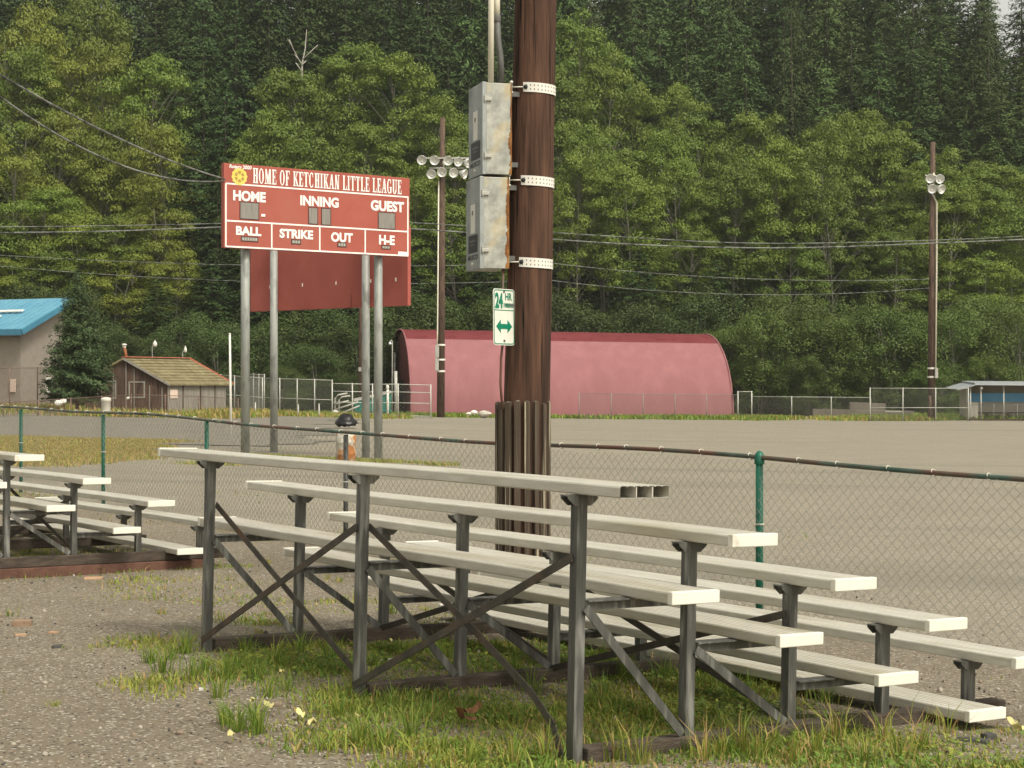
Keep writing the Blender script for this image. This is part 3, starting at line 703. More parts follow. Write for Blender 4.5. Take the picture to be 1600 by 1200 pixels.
def fit_text(s,px0,px1,pyt,pyb,bold,name='lettering',m=None,shear=0,depth=.008):
    xm=(px0+px1)/2; a0=pan(px0,(pyt+pyb)/2)[0]; a1=pan(px1,(pyt+pyb)/2)[0]; b1=pan(xm,pyt)[1]; b0=pan(xm,pyb)[1]
    mb=MB(); text_into(mb,s,a0,a1,b0,b1,SBM,depth,bold,shear); return mb.build(name,m or M_letter,board)
fit_text('HOME',364,415,298.5,315,.045)
fit_text('INNING',469,529,307,323,.045)
fit_text('GUEST',579,631,314,330.5,.045)
fit_text('BALL',368.5,408,354,368,.045)
fit_text('STRIKE',436.5,489,358.5,373,.045)
fit_text('OUT',517,551,363.5,378.5,.045)
fit_text('H-E',592,616.5,367.5,382.5,.045)
fit_text('Rotary 2000',358,393,258,265.5,.03,shear=.15)
# condensed serif letters, drawn as thick and thin strokes
def serif(s):
    """returns quads (x,y) of a condensed slab-serif line, cap height 1"""
    T,t,w=.17,.085,.62; Q=[]; x=0
    def R(a,b,c,d): Q.append([(x+a,b),(x+c,b),(x+c,d),(x+a,d)])
    def D(a,b,c,d,th): Q.append([(x+a,b),(x+a+th,b),(x+c+th,d),(x+c,d)])
    def foot(a): R(a-.07,0,a+T+.07,t*.8)
    def head(a): R(a-.07,1-t*.8,a+T+.07,1)
    def bow(cx,cy,rx,ry,a0,a1,n=16):
        pr=None
        for k in range(n+1):
            g=R_(a0+(a1-a0)*k/n); th=t*.8+(T-t*.8)*abs(math.cos(g)); o_=(x+cx+rx*math.cos(g),cy+ry*math.sin(g)); i_=(x+cx+(rx-th)*math.cos(g),cy+(ry-t)*math.sin(g))
            if pr: Q.append([pr[0],o_,i_,pr[1]])
            pr=(o_,i_)
    for c in s:
        if c==' ': x+=.34; continue
        W=w
        if c=='H': R(.07,0,.07+T,1);R(w-T-.07,0,w-.07,1);R(.07,.47,w-.07,.47+t);foot(.07);foot(w-T-.07);head(.07);head(w-T-.07)
        elif c in 'OCG':
            a0,a1={'O':(0,360),'C':(50,310),'G':(50,330)}[c]; bow(.30,.5,.30,.52,a0,a1,26)
            if c!='O': R(.44,.70,.50,.98)
            if c=='G': R(.42,.03,.42+T,.46); R(.33,.40,.64,.46)
            if c=='C': R(.46,.05,.51,.26)
        elif c=='M': W=.80; R(.09,0,.09+t,1);R(W-T-.07,0,W-.07,1);D(.33,.02,.07,1,T);D(.33,.02,W-T-.09,1,t*1.2);foot(.05);foot(W-T-.07)
        elif c=='N': D(W-T-.10,0,.07,1,T);R(.09,0,.09+t,1);R(W-t-.07,0,W-.07,1);R(0,0,.24,t*.8);R(W-.24,1-t*.8,W,1)
        elif c in 'EFL':
            W=.52; R(.07,0,.07+T,1); R(0,0,.30,t*.8); R(0,1-t*.8,.30,1)
            if c in 'EF': R(.07,1-t,W-.02,1); R(W-.07,.74,W-.02,1); R(.07,.47,.38,.47+t); R(.35,.37,.39,.65)
            if c in 'EL': R(.07,0,W,t); R(W-.06,0,W,.30)
        elif c=='K': R(.07,0,.07+T,1);foot(.07);head(.07);D(.20,.42,.47,1,t*1.1);D(.46,0,.24,.52,T);R(.38,0,.68,t*.8);R(.38,1-t*.8,.64,1)
        elif c=='T': W=.58; R(W/2-T/2,0,W/2+T/2,1);foot(W/2-T/2);R(0,1-t,W,1);R(0,.72,.05,1);R(W-.05,.72,W,1)
        elif c=='I': W=.32; R(.07,0,.07+T,1);foot(.07);head(.07)
        elif c=='A': D(.06,0,.27,1,t);D(W-T-.03,0,.25,1,T);R(.16,.30,.48,.30+t*.8);R(-.02,0,.2,t*.8);R(W-.28,0,W+.04,t*.8)
        elif c=='U': R(.07,.22,.07+T,1);R(W-t-.08,.22,W-.08,1);bow(.305,.25,.235,.27,180,360,12);head(.07);R(W-.24,1-t*.8,W,1)
        x+=W+.075
    return Q,x-.075
Q,wd=serif('HOME OF KETCHIKAN LITTLE LEAGUE')
xa,yb0=pan(395,284); xb=pan(627,292)[0]; yt0=pan(395,264)[1]; yb1=pan(627,305.5)[1]; yt1=pan(627,281)[1]
mb=MB(); yb=(yb0+yb1)/2; hgt=((yt0-yb0)+(yt1-yb1))/2*1.02
for k,q in enumerate(Q):
    vs_=[SBM@Vector((xa+a/wd*(xb-xa),yb+b*hgt,.008+.0002*(k%9))) for a,b in q]; mb.add(vs_,[(0,1,2,3)])
mb.build('title_lettering',M_letter,board)
# round yellow gear emblem with six spokes
ex,ey=pan(374,276); er=.205
EM=SBM@Matrix.Translation((ex,ey,0))
mb=MB(); N=48; gear=[]
for k in range(N):
    r=er*(1.0 if k%4<2 else .92); t=2*math.pi*k/N; gear.append((r*math.cos(t),r*math.sin(t)))
mb.prism(gear,EM,.008); em=mb.build('emblem',M_yellow,board)
mb=MB(); N=24
for k in range(6):
    a0=R_(60*k+9); a1=R_(60*k+51); pts=[(er*.30*math.cos(a0),er*.30*math.sin(a0)),(er*.62*math.cos(a0-.06),er*.62*math.sin(a0-.06)),(er*.66*math.cos((a0+a1)/2),er*.66*math.sin((a0+a1)/2)),(er*.62*math.cos(a1+.06),er*.62*math.sin(a1+.06)),(er*.30*math.cos(a1),er*.30*math.sin(a1))]
    mb.add([EM@Vector((x,y,.0095)) for x,y in pts],[(0,1,2,3,4)])
mb.build('spoke_gap',mat('emblem_ochre',(.40,.27,.07)),em)['kind']='stuff'
def window(px0,px1,pyt,pyb,slats=0):
    a0=pan(px0,(pyt+pyb)/2)[0]; a1=pan(px1,(pyt+pyb)/2)[0]; b1=pan((px0+px1)/2,pyt)[1]; b0=pan((px0+px1)/2,pyb)[1]
    mb=MB(); mb.box((a0-.022,b0-.022,0),(a1+.022,b1+.022,.006),SBM); w=mb.build('display_window',M_dkfr,board)
    mb=MB(); mb.box((a0,b0,.004),(a1,b1,.010),SBM); mb.build('grille',M_grill,w)
    if slats:
        mb=MB()
        for k in range(slats):
            x=a0+(a1-a0)*(k+.5)/slats; mb.box((x-.012,b0+.012,.010),(x+.014,b1-.012,.013),SBM)
        mb.build('lamp_cluster',M_fpost,w)
window(375.5,403.5,317,342); window(482.5,495.5,325,349.5); window(503,516,326.5,351); window(591.5,616.5,333,357)
window(377.5,402,371,376.5,6); window(456,469,375.5,380.5,3); window(528,540,380,385,3); window(597,609,384.5,388.5,3)
mb=MB(); a,b=pan(411,336.5); mb.box((a-.05,b-.03,0),(a+.05,b+.03,.012),SBM); mb.build('loose_plate',M_letter,board)
def pole_at(px,z,top,r,name,parent,m):
    x=xat(px,z); mb=MB(); g=G(x,z); mb.tube([(x,z,g-.3),(x,z,top)],r,16); return mb.build(name,m,parent)
t=pan(383,380); 
for px,off in ((392,-.28),(600.5,-.28)):
    a=pan(px,390)[0]; q=SBM@Vector((a,0,off)); mb=MB(); g=G(q.x,q.y); mb.tube([(q.x,q.y,g-.3),(q.x,q.y,sb_bot+1.8)],.105,18); mb.build('support_pipe',M_sbpost,board)
    mb=MB(); mb.lathe([(.105,-.02),(.13,-.02),(.13,.02),(.105,.02)],16,Matrix.Translation((q.x,q.y,sb_bot+.25))); mb.build('clamp',M_sbpost,board)
# the second, lower board behind, its right end swung nearer
rb=thing('blank_signboard',(xat(428,46.5),46.5,G(xat(428,46.5),46.5)),'plain dark red board on two grey pipes, hanging lower behind the scoreboard','signboard')
RZL,RZR=47.6,43.9
pL=Vector((xat(391,RZL),RZL,CAMZ+113/F*RZL)); pR=Vector((xat(637,RZR),RZR,CAMZ+126/F*RZR))
RM=plane_M(pL,(pR-pL).xy.to_3d(),(0,0,1)); RW=(pR-pL).xy.length
mb=MB(); mb.box((0,.0,-.12),(RW,2.0,0),RM); mb.build('panel',M_boardb,rb,bevel=.006)
for f in (.135,.35,.565,.78,.93):
    mb=MB(); mb.box((f*RW-.015,.60+.03*f,0),(f*RW+.015,.69+.03*f,.012),RM); mb.build('bolt_plate',M_letter,rb)
mb=MB(); mb.bar(RM@Vector((.66*RW,.35,.004)),RM@Vector((.66*RW,0.0,.004)),.012,.006); mb.build('panel_seam',M_dkfr,rb)
for px,f in ((428,.16),(571.5,.70)):
    # pipe in front of the board
    z=RZL+(RZR-RZL)*((px-391)/246)-.16; x=xat(px,z); g=G(x,z); mb=MB(); mb.tube([(x,z,g-.3),(x,z,pL.z+1.9)],.104,18); mb.build('support_pipe',M_sbpost,rb)

# ------------------------------------------------------------------ drum with rubbish bag
bz=38.5; bx=xat(540.5,bz); bgz=CAMZ-(712-600)/F*bz; bg=G(bx,bz)
s_=F/bz; hb=(712-661)/s_; rb_=31/s_/2
drum=thing('rubbish_drum',(bx,bz,bgz),'rusty white drum lined with a black bag behind the chain link fence','drum')
mb=MB(); mb.lathe([(0,0),(rb_*.97,0),(rb_,.02),(rb_,hb*.3),(rb_*1.03,hb*.32),(rb_*1.03,hb*.34),(rb_,hb*.36),(rb_,hb*.64),(rb_*1.03,hb*.66),(rb_*1.03,hb*.68),(rb_,hb*.7),(rb_*1.0,hb),(rb_*.9,hb)],24,Matrix.Translation((bx,bz,min(bgz,bg)-.02))); mb.build('drum',M_barrel,drum)
mb=MB(); rg=random.Random(8); n=26; prof=[(1.10,hb-.04),(1.16,hb-.02),(1.10,hb+.03),(.86,hb+.06),(.74,hb+.10),(.60,hb+.155),(.35,hb+.19),(.08,hb+.195)]
vs_=[];
for i,(rr,zz_) in enumerate(prof):
    for k in range(n):
        t=2*math.pi*k/n; j=1+rg.uniform(-.07,.07)
        vs_.append((bx+rr*rb_*j*math.cos(t),bz+rr*rb_*j*math.sin(t),bgz+zz_+(rg.uniform(-.05,.02) if i==0 else 0)+.02*math.cos(t*2)))
mb.add(vs_,[(i*n+k,i*n+(k+1)%n,(i+1)*n+(k+1)%n,(i+1)*n+k) for i in range(len(prof)-1) for k in range(n)]+[tuple((len(prof)-1)*n+k for k in range(n))],True); mb.build('bag_liner',M_bag,drum)

# white marker pole
pz=60.0; x=xat(361,pz); g=G(x,pz); mb=MB(); tp=at(359,522,pz); mb.tube([(x,pz,g-.2),(tp.x,tp.y,tp.z)],[.045,.036],10)
mk=thing('marker_pole',(x,pz,g),'thin white pole standing left of the scoreboard pipes','pole'); mb.build('pole',M_white,mk)
mb=MB(); mb.lathe([(.04,-.01),(.046,0),(.03,.03),(0,.035)],10,Matrix.Translation(tp)); mb.build('cap',M_white,mk)

# ------------------------------------------------------------------ quonset hut
HC=np.array((.985,.17)); HN=np.array((.17,-.985))     # along the hut; towards the camera
hz0=133.5; Lh0=at(624,515,hz0); 
apexL=np.array((Lh0.x,hz0)); Lh=(xat(1099,hz0+4)-Lh0.x)/HC[0]
HWd,HHt=8.0,6.1
hb0=G(apexL[0],128)-.05
hut=thing('quonset_hut',(apexL[0],apexL[1],hb0),'long faded red quonset hut of ribbed steel at the back of the field','hut')
htop=Lh0.z; 
def hp(a,th,k=1.0,zoff=0.0):
    """a metres along, th angle from near ground (0) over the apex (90) to far ground (180)"""
    c,s_=math.cos(th),math.sin(th)
    cc=math.copysign(abs(c)**.92,c); q=apexL+HC*a+HN*(HWd*k*cc)
    base=hb0-.012*a; tt=htop-base-.010*a*0
    return Vector((q[0],q[1],base+(htop-.011*a-base)*k*(abs(s_)**.92)+zoff))
def shell(a0,a1,t0,t1,k,nth,rib=.03):
    n=int((a1-a0)/.12); V=[];Fq=[]
    for i in range(n+1):
        a=a0+(a1-a0)*i/n; kk_=k+ (rib/HWd if i%2 else 0)
        for j in range(nth+1):
            V.append(tuple(hp(a,t0+(t1-t0)*j/nth,kk_)))
    for i in range(n):
        for j in range(nth):
            b=i*(nth+1)+j; Fq.append((b,b+nth+1,b+nth+2,b+1))
    return np.array(V),np.array(Fq)
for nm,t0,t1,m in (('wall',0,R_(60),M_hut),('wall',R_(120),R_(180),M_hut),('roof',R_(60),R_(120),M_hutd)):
    V,Fq=shell(0,Lh,t0,t1,1.0,18); V=V-np.array(ROOTM[hut.name].translation)
    o=bpy.data.objects.new(nm,np_mesh(nm,V,Fq,m,smooth=True)); C.objects.link(o); o.parent=hut; ROOTM[o.name]=ROOTM[hut.name]
mb=MB()
for a in (.25,Lh-.25):
    mb=MB(); ring=[hp(a,R_(180)*k/40,.985) for k in range(41)]; mb.add(ring,[tuple(range(41))]); mb.build('end_wall',M_hute,hut)
for a in (0,Lh):
    mb=MB(); mb.tube([hp(a,R_(180)*k/40,1.004) for k in range(41)],.07,6); mb.build('edge_trim',M_hut,hut)
def endpt(off,z): # point on the left end wall, off metres towards the camera, height z
    q=apexL+HN*off-HC*.02; return Vector((q[0],q[1],hb0+z))
mb=MB(); c=endpt(-3.6,5.0); mb.hexa([endpt(-4.2,3.3)+Vector((-.1,0,0)),endpt(-2.7,3.3)+Vector((-.1,0,0)),endpt(-2.7,3.3),endpt(-4.2,3.3),endpt(-4.2,4.9)+Vector((-.1,0,0)),endpt(-2.7,4.9)+Vector((-.1,0,0)),endpt(-2.7,4.9),endpt(-4.2,4.9)])
mb.build('white_panel',M_white,hut)
mb=MB(); mb.hexa([endpt(1.2,0)+Vector((-.1,0,0)),endpt(3.0,0)+Vector((-.1,0,0)),endpt(3.0,0),endpt(1.2,0),endpt(1.2,2.7)+Vector((-.1,0,0)),endpt(3.0,2.7)+Vector((-.1,0,0)),endpt(3.0,2.7),endpt(1.2,2.7)])
mb.build('door',M_glass,hut)
mb=MB(); mb.tube([at(619,650,126),at(618,580,126)],.13,8); mb.build('door_post',M_pipe,hut)
# hooked pipe mast at the hut's left end
hk=thing('pipe_mast',at(613,642,125),'slim grey pipe mast with hooked top at the left end of the red hut','mast')
mb=MB(); mb.tube([at(612.5,645,125),at(613,540,125),at(613,534,125),at(612,531.5,125),at(610,533,125),at(609.5,537,125)],.045,8); mb.build('pipe',M_fpost,hk)
mb=MB(); mb.lathe([(.12,0),(.10,.14),(.03,.2)],8,Matrix.Translation(at(609.5,538,125))); mb.build('lamp_head',M_lampr,hk)

# ------------------------------------------------------------------ far light poles
def light_pole(px,z,ytop,ybot,px_top,lamps,arms,label,conduit,box):
    b=at(px,ybot,z); g=G(b.x,b.y); b.z=g; tp=at(px_top,ytop,z)
    root=thing('light_pole',b,label,'light pole')
    ax=lambda py: Vector((b.x+(tp.x-b.x)*(ybot-py)/(ybot-ytop),z,CAMZ-(py-600)/F*z))
    mb=MB(); mb.tube([b-Vector((0,0,.4)),ax((ytop+ybot)/2),tp],[.27,.235,.17],14); mb.build('shaft',M_polefar,root)
    for y,x0,x1 in arms:
        mb=MB(); mb.bar(at(x0,y,z-.28),at(x1,y,z-.28),.10,.10); mb.build('cross_arm',M_pipe,root)
    for (lx,ly,aim) in lamps:
        c=at(lx,ly,z-.75); d=Vector((math.sin(aim)*.95,-math.cos(aim),-.33)).normalized(); Mq=d.to_track_quat('Z','Y').to_matrix().to_4x4(); Mq.translation=c
        mb=MB(); mb.lathe([(.06,-.42),(.12,-.40),(.15,-.30),(.25,-.2),(.315,-.05),(.33,.06),(.315,.06)],16,Mq); lp=mb.build('floodlight',M_lampr,root)
        mb=MB(); mb.lathe([(.315,.05),(.29,.0),(.2,-.06),(.09,-.08),(.0,-.08)],16,Mq); mb.build('lens',M_lens,lp)
        mb=MB(); mb.lathe([(.085,.0),(.08,.02),(.0,.03)],8,Mq@Matrix.Translation((0,-.12,-.05))); mb.build('bulb',M_white,lp)
        mb=MB(); mb.tube([Mq@Vector((0,0,-.35)),c+Vector((-.18,.3,.22)),c+Vector((-.2,.5,.30))],.045,6); mb.build('arm',M_white,lp)
    for pts,r in conduit:
        mb=MB(); mb.tube([at(x,y,z-.3) for x,y in pts],r,8); mb.build('conduit',M_offw,root)
    for (x0,x1,y0,y1) in box:
        a=at(x0,y1,z-.3); c=at(x1,y0,z-.3); mb=MB(); mb.box((a.x,z-.45,a.z),(c.x,z-.1,c.z)); mb.build('gear_box',M_pipe,root,bevel=.02)
    return root,ax
lpL,axL=light_pole(688.5,117,184,650,691.5,[(659,250,-.05),(679,250.5,0),(700,251,.1),(716,252.5,.45),(732,255,.9),(674,272,-.1),(690.5,269,0),(708.5,270,.35),(726,272,1.15)],[(247,657,733),(262.5,671,726)],
  'wooden light pole with nine floodlights in two rows, in front of the red hut',[([(693,252),(693.5,262)],.07),([(685.5,283),(683.5,520),(683,540)],.045)],[(680,686,539,559),(680,685.5,560,579)])
for py in (539,562,580):
    c=axL(py); mb=MB(); mb.lathe([(.285,-.06),(.29,0),(.285,.06)],14,Matrix.Translation(c)); mb.build('band',M_white,lpL)
lpR,axR=light_pole(1455,120,222,655,1457.5,[(1453.5,279,-.05),(1468.5,279.5,.15),(1456.5,295,.1),(1471,295.5,.6)],[(277,1450,1472),(292,1452,1472)],
  'wooden light pole with four floodlights near the right edge, beside the blue dugout',[([(1457,303),(1463.5,316),(1463.5,420),(1462,575)],.055),([(1459,270),(1459,288)],.05)],[(1460.5,1465,575,591)])
for py in (575.5,589):
    c=axR(py); mb=MB(); mb.lathe([(.285,-.06),(.29,0),(.285,.06)],14,Matrix.Translation(c)); mb.build('band',M_white,lpR)
mb=MB(); c=axR(638); mb.tube([axR(656)+Vector((-.14,-.18,0)),axR(618)+Vector((-.14,-.18,0))],.12,8); mb.build('base_splint',M_polefar,lpR)
# thin brown pole between the scoreboard pipes
z=124; mb=MB(); x=xat(562,z); mb.tube([(x,z,G(x,z)-.3),at(564,300,z)],[.13,.09],10); th=thing('wooden_pole',(x,z,G(x,z)),'thin bare brown pole showing between the two right scoreboard pipes and the hut','pole'); mb.build('shaft',M_polefar,th)
mb=MB(); mb.box((-.1,-.06,-.15),(.1,.06,.15),Matrix.Translation(at(562.5,577,z-.2))); mb.build('tag_plate',M_pipe,th)

# ------------------------------------------------------------------ overhead lines
def wire(label,pts,r,sag=0.0,n=40,m=None,group=None,cat='cable'):
    P=[]
    for i in range(len(pts)-1):
        a,b=Vector(pts[i]),Vector(pts[i+1])
        for k in range(n+1 if i==len(pts)-2 else n):
            t=k/n; q=a.lerp(b,t); q.z-=sag*4*t*(1-t); P.append(q)
    mb=MB(); mb.tube(P,r,6); o=mb.build('overhead_cable',m or M_cable); o['kind']='thing'
    return tag(o,label,cat,group)
att=SBM@Vector((0,SBH*.8,-.1))
wire('upper of two twisted cables sloping down from the left edge to the scoreboard',[at(-220,-25,24),at(351,279.5,SZL)],.018,.32)
wire('lower of two twisted cables sloping down from the left edge to the scoreboard',[at(-220,-45,27),at(351,282.5,SZL)],.018,.95)
for (ya,yb,yc,lab,r) in ((353,350,372,'upper of two grey cables strung level behind the scoreboard and the big pole',.019),(362,355,374,'lower of two grey cables strung level behind the scoreboard and the big pole',.028)):
    z=66.0
    ctrl=[(-160,ya+3),(180,ya),(350,yb-1),(500,yb-3.5 if r<.022 else yb-3),(640,yb-4 if r<.022 else yb+1),(870,yb+14 if r<.022 else 375),(1000,yb+22 if r<.022 else 383),(1150,yb+31 if r<.022 else 388),(1300,yb+30 if r<.022 else 387),(1450,yb+26 if r<.022 else 380),(1600,yb+20 if r<.022 else 375),(1800,yb+4 if r<.022 else 360)]
    mb=MB(); cx=np.array([c[0] for c in ctrl],float); cy=np.array([c[1] for c in ctrl],float); xs_=np.linspace(-160,1800,90)
    ys_=np.interp(xs_,cx,cy); ys_=np.convolve(np.pad(ys_,4,'edge'),np.ones(9)/9,'valid')
    mb.tube([at(a,b,z) for a,b in zip(xs_,ys_)],r,6); o=mb.build('overhead_cable',M_cable); tag(o,lab,'cable'); o['kind']='thing'
wire('thin faint cable below the level pair, upper one of two reaching the right light pole',[at(-60,395,118),at(860,411,118),at(1452,436,119.5)],.022,.5)
wire('thin faint cable below the level pair, lower one of two reaching the right light pole',[at(-60,410,118),at(860,438,118),at(1452,450,119.5)],.022,.7)

# ------------------------------------------------------------------ buildings on the left
BC=at(32,640,100.0); bgr=G(BC.x,BC.y); 
gd=Vector((.427,.904,0)); ld=Vector((-.904,.427,0)); GW=3.65; EV=4.75; RG=1.6
bld=thing('blue_roofed_building',(BC.x,BC.y,bgr),'grey rendered building with sky blue metal roof, cut off by the left edge','building')
o0=Vector((BC.x,BC.y,bgr-.4)); LEN=22.0
def bp(a,b,h): return Vector((BC.x,BC.y,bgr))+gd*a+ld*b+Vector((0,0,h))
mb=MB(); mb.add([bp(0,0,-.4),bp(0,LEN,-.4),bp(0,LEN,EV),bp(0,0,EV)],[(0,1,2,3)]); mb.build('front_wall',M_stucco,bld)
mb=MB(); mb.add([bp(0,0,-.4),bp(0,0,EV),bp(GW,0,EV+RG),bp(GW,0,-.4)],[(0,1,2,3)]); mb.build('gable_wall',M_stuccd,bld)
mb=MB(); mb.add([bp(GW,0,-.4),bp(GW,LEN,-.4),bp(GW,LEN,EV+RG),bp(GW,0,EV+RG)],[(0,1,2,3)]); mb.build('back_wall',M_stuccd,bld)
OH=.7; sl_=RG/GW; th_=.12
mb=MB()
e0=EV-OH*sl_
for (a0,h0,a1,h1) in ((-OH,e0,GW+.15,EV+RG+.15*sl_),):
    p=[bp(a0,-OH,h0+.05),bp(a1,-OH,h1+.05),bp(a1,LEN,h1+.05),bp(a0,LEN,h0+.05)]
    mb.hexa([q for q in p]+[q+Vector((0,0,th_)) for q in p])
rf=mb.build('roof',M_bluer,bld)
mb=MB()
for k in range(46):
    b=-OH+.05+k*.49; mb.bar(bp(-OH,b,e0+.05+th_+.012),bp(GW,b,EV+RG+.05+th_+.012),.05,.03)
mb.build('roof_seam',M_bluer,rf)['kind']='stuff'
for a,bb0,bb1 in ((GW*.44,1.2,9.0),(GW*.22,2.2,9.5)):
    mb=MB(); mb.bar(bp(a,bb0,EV+a*sl_+.20+th_),bp(a,bb1,EV+a*sl_+.20+th_),.28,.04,up=(-sl_*gd.x,-sl_*gd.y,1)); mb.build('pale_roof_strip',M_white,rf)  # two pale strips laid along the roof
for (a0,h0,a1,h1) in ((-OH,e0,GW+.15,EV+RG+.15*sl_),):
    mb=MB(); mb.bar(bp(a0,-OH-.03,h0-.02),bp(a1,-OH-.03,h1-.02),.05,.30); mb.build('barge_board',M_bluet,rf)
mb=MB(); mb.bar(bp(-OH-.04,-OH,e0-.02),bp(-OH-.04,LEN,e0-.02),.05,.34); mb.build('fascia',M_bluet,rf)
mb=MB(); mb.add([bp(-OH+.02,-OH,e0-.18),bp(0,-OH,e0-.18+.0),bp(0,LEN,e0-.18),bp(-OH+.02,LEN,e0-.18)],[(0,1,2,3)]); mb.build('soffit',M_stuccd,rf)
# window in the gable
def bpw(a,h,out): return bp(a,-out,h)
a0=2.48; mb=MB(); 
for (x0,x1,y0,y1) in ((a0-.33,a0+.33,.95,1.07),(a0-.33,a0+.33,1.73,1.85),(a0-.33,a0-.22,1.07,1.73),(a0+.22,a0+.33,1.07,1.73)):
    mb.hexa([bpw(x0,y0,.0),bpw(x1,y0,.0),bpw(x1,y0,.07),bpw(x0,y0,.07),bpw(x0,y1,.0),bpw(x1,y1,.0),bpw(x1,y1,.07),bpw(x0,y1,.07)])
w=mb.build('window',M_white,bld); mb=MB(); mb.add([bpw(a0-.23,1.06,.03),bpw(a0+.23,1.06,.03),bpw(a0+.23,1.74,.03),bpw(a0-.23,1.74,.03)],[(0,1,2,3)]); mb.build('pane',M_glass,w)
nb=at(25,595,99.2); t=thing('notice_board',nb,'pale notice fixed on the blue roofed building beside its corner','notice')
mb=MB(); Mn=plane_M(bp(-.06,.34,1.35),-ld,(0,0,1)); mb.box((-.42,-.35,0),(.05,.40,.03),Mn); mb.build('board',mat('pinkish_notice',(.66,.50,.42),(.72,.58,.50),3),t)

# old brown shed
SC=Vector((xat(262,100),100.0,0)); sg=G(SC.x,SC.y); SWd=4.75
shd=thing('old_shed',(SC.x,SC.y,sg),'weathered brown shed with mossy roof and rusty stovepipe left of the scoreboard','shed')
sf=Vector((-1,-.02,0)).normalized(); sb=Vector((.53,.85,0)).normalized(); SL=5.0; SE=1.72; SR=1.35
def sp(a,b,h): return Vector((SC.x,SC.y,sg))+sf*a+sb*b+Vector((0,0,h))
mb=MB(); mb.add([sp(0,0,-.3),sp(0,0,SE),sp(SWd/2,0,SE+SR),sp(SWd,0,SE),sp(SWd,0,-.3)],[(4,3,2,1,0)]); mb.build('front_wall',M_shed,shd)
mb=MB(); mb.add([sp(0,0,-.3),sp(0,SL,-.3),sp(0,SL,SE),sp(0,0,SE)],[(0,1,2,3)]); mb.build('side_wall',M_shedg,shd)
mb=MB(); mb.add([sp(0,SL,-.3),sp(0,SL,SE),sp(SWd/2,SL,SE+SR),sp(SWd,SL,SE),sp(SWd,SL,-.3)],[(0,1,2,3,4)]); mb.build('rear_wall',M_shedg,shd)
for a0,h0,a1,h1 in ((-.28,SE-.16,SWd/2,SE+SR),(SWd/2,SE+SR,SWd+.28,SE-.16)):
    mb=MB(); p=[sp(a0,-.25,h0),sp(a1,-.25,h1),sp(a1,SL+.25,h1),sp(a0,SL+.25,h0)]; mb.hexa([q+Vector((0,0,.03)) for q in p]+[q+Vector((0,0,.13)) for q in p]); rfs=mb.build('roof',M_moss,shd)
    mb=MB()
    for k in range(1,9):
        f=k/9; q0=sp(a0+(a1-a0)*f,-.25,h0+(h1-h0)*f+.15); q1=sp(a0+(a1-a0)*f,SL+.25,h0+(h1-h0)*f+.15); mb.bar(q0,q1,.06,.03)
    mb.build('shingle_edge',M_moss,rfs)['kind']='stuff'
mb=MB(); mb.bar(sp(SWd/2,-.25,SE+SR+.17),sp(SWd/2,SL+.25,SE+SR+.17),.3,.05); mb.build('ridge_cap',M_redtr,shd)
mb=MB(); mb.bar(sp(-.28,SL+.28,SE-.06),sp(SWd/2,SL+.28,SE+SR+.12),.06,.2); mb.build('barge_board',M_redtr,shd)
mb=MB(); mb.bar(sp(-.30,-.28,SE-.1),sp(SWd/2,-.28,SE+SR+.08),.05,.13); mb.build('barge_board',M_shedg,shd)
for a,hh in ((.3,1.5),(1.02,1.6),(1.9,2.55),(2.37,2.9),(3.1,2.3),(3.75,1.75)):
    mb=MB(); mb.bar(sp(a,-.03,.1),sp(a,-.03,hh),.05,.04,up=(0,1,0)); mb.build('batten',M_shedg,shd)
for a0,a1,y0,y1 in ((1.35,2.15,.95,1.75),(3.0,3.95,.9,1.8)):
    mb=MB()
    for (x0,x1,u0,u1) in ((a0-.06,a1+.06,y1,y1+.08),(a0-.06,a1+.06,y0-.08,y0),(a0-.06,a0,y0,y1),(a1,a1+.06,y0,y1)):
        mb.hexa([sp(x0,-.005,u0),sp(x1,-.005,u0),sp(x1,-.06,u0),sp(x0,-.06,u0),sp(x0,-.005,u1),sp(x1,-.005,u1),sp(x1,-.06,u1),sp(x0,-.06,u1)])
    w=mb.build('window',M_shedg,shd); mb=MB(); mb.add([sp(a0,-.02,y0),sp(a1,-.02,y0),sp(a1,-.02,y1),sp(a0,-.02,y1)],[(3,2,1,0)]); mb.build('pane',M_shed,w)
for k,(a,h) in enumerate(((2.9,.95),(3.12,1.0),(3.35,.98),(3.62,1.0),(3.0,.72),(3.3,.7),(3.55,.74))):
    pass
mb=MB(); mb.tube([sp(SWd/2+.05,.15,SE+SR-.1),sp(SWd/2+.22,.15,SE+SR+.72)],.085,10); sp_=mb.build('stovepipe',M_rustpipe,shd)
mb=MB(); mb.lathe([(.1,0),(.11,.12),(.15,.14),(.15,.2),(0,.24)],10,Matrix.Translation(sp(SWd/2+.22,.15,SE+SR+.70))); mb.build('cowl',M_white,sp_)
mb=MB(); mb.box((-.36,0,0),(-.04,.03,.42),plane_M(sp(0,.1,.95),sb,(0,0,1))@Matrix.Rotation(0,4,'Z')); 
mb=MB(); Mn=plane_M(sp(-.02,.15,.85),sb,(0,0,1)); mb.box((0,0,0),(.62,.5,.03),Mn); mb.build('notice',mat('pale_notice',(.62,.48,.40),(.68,.54,.46),3),shd)
for f in (.25,.55,.8):
    mb=MB(); mb.bar(sp(-.03,SL*f,.0),sp(-.03,SL*f,SE-.1),.05,.05,up=(0,1,0)); mb.build('batten',M_shed,shd)
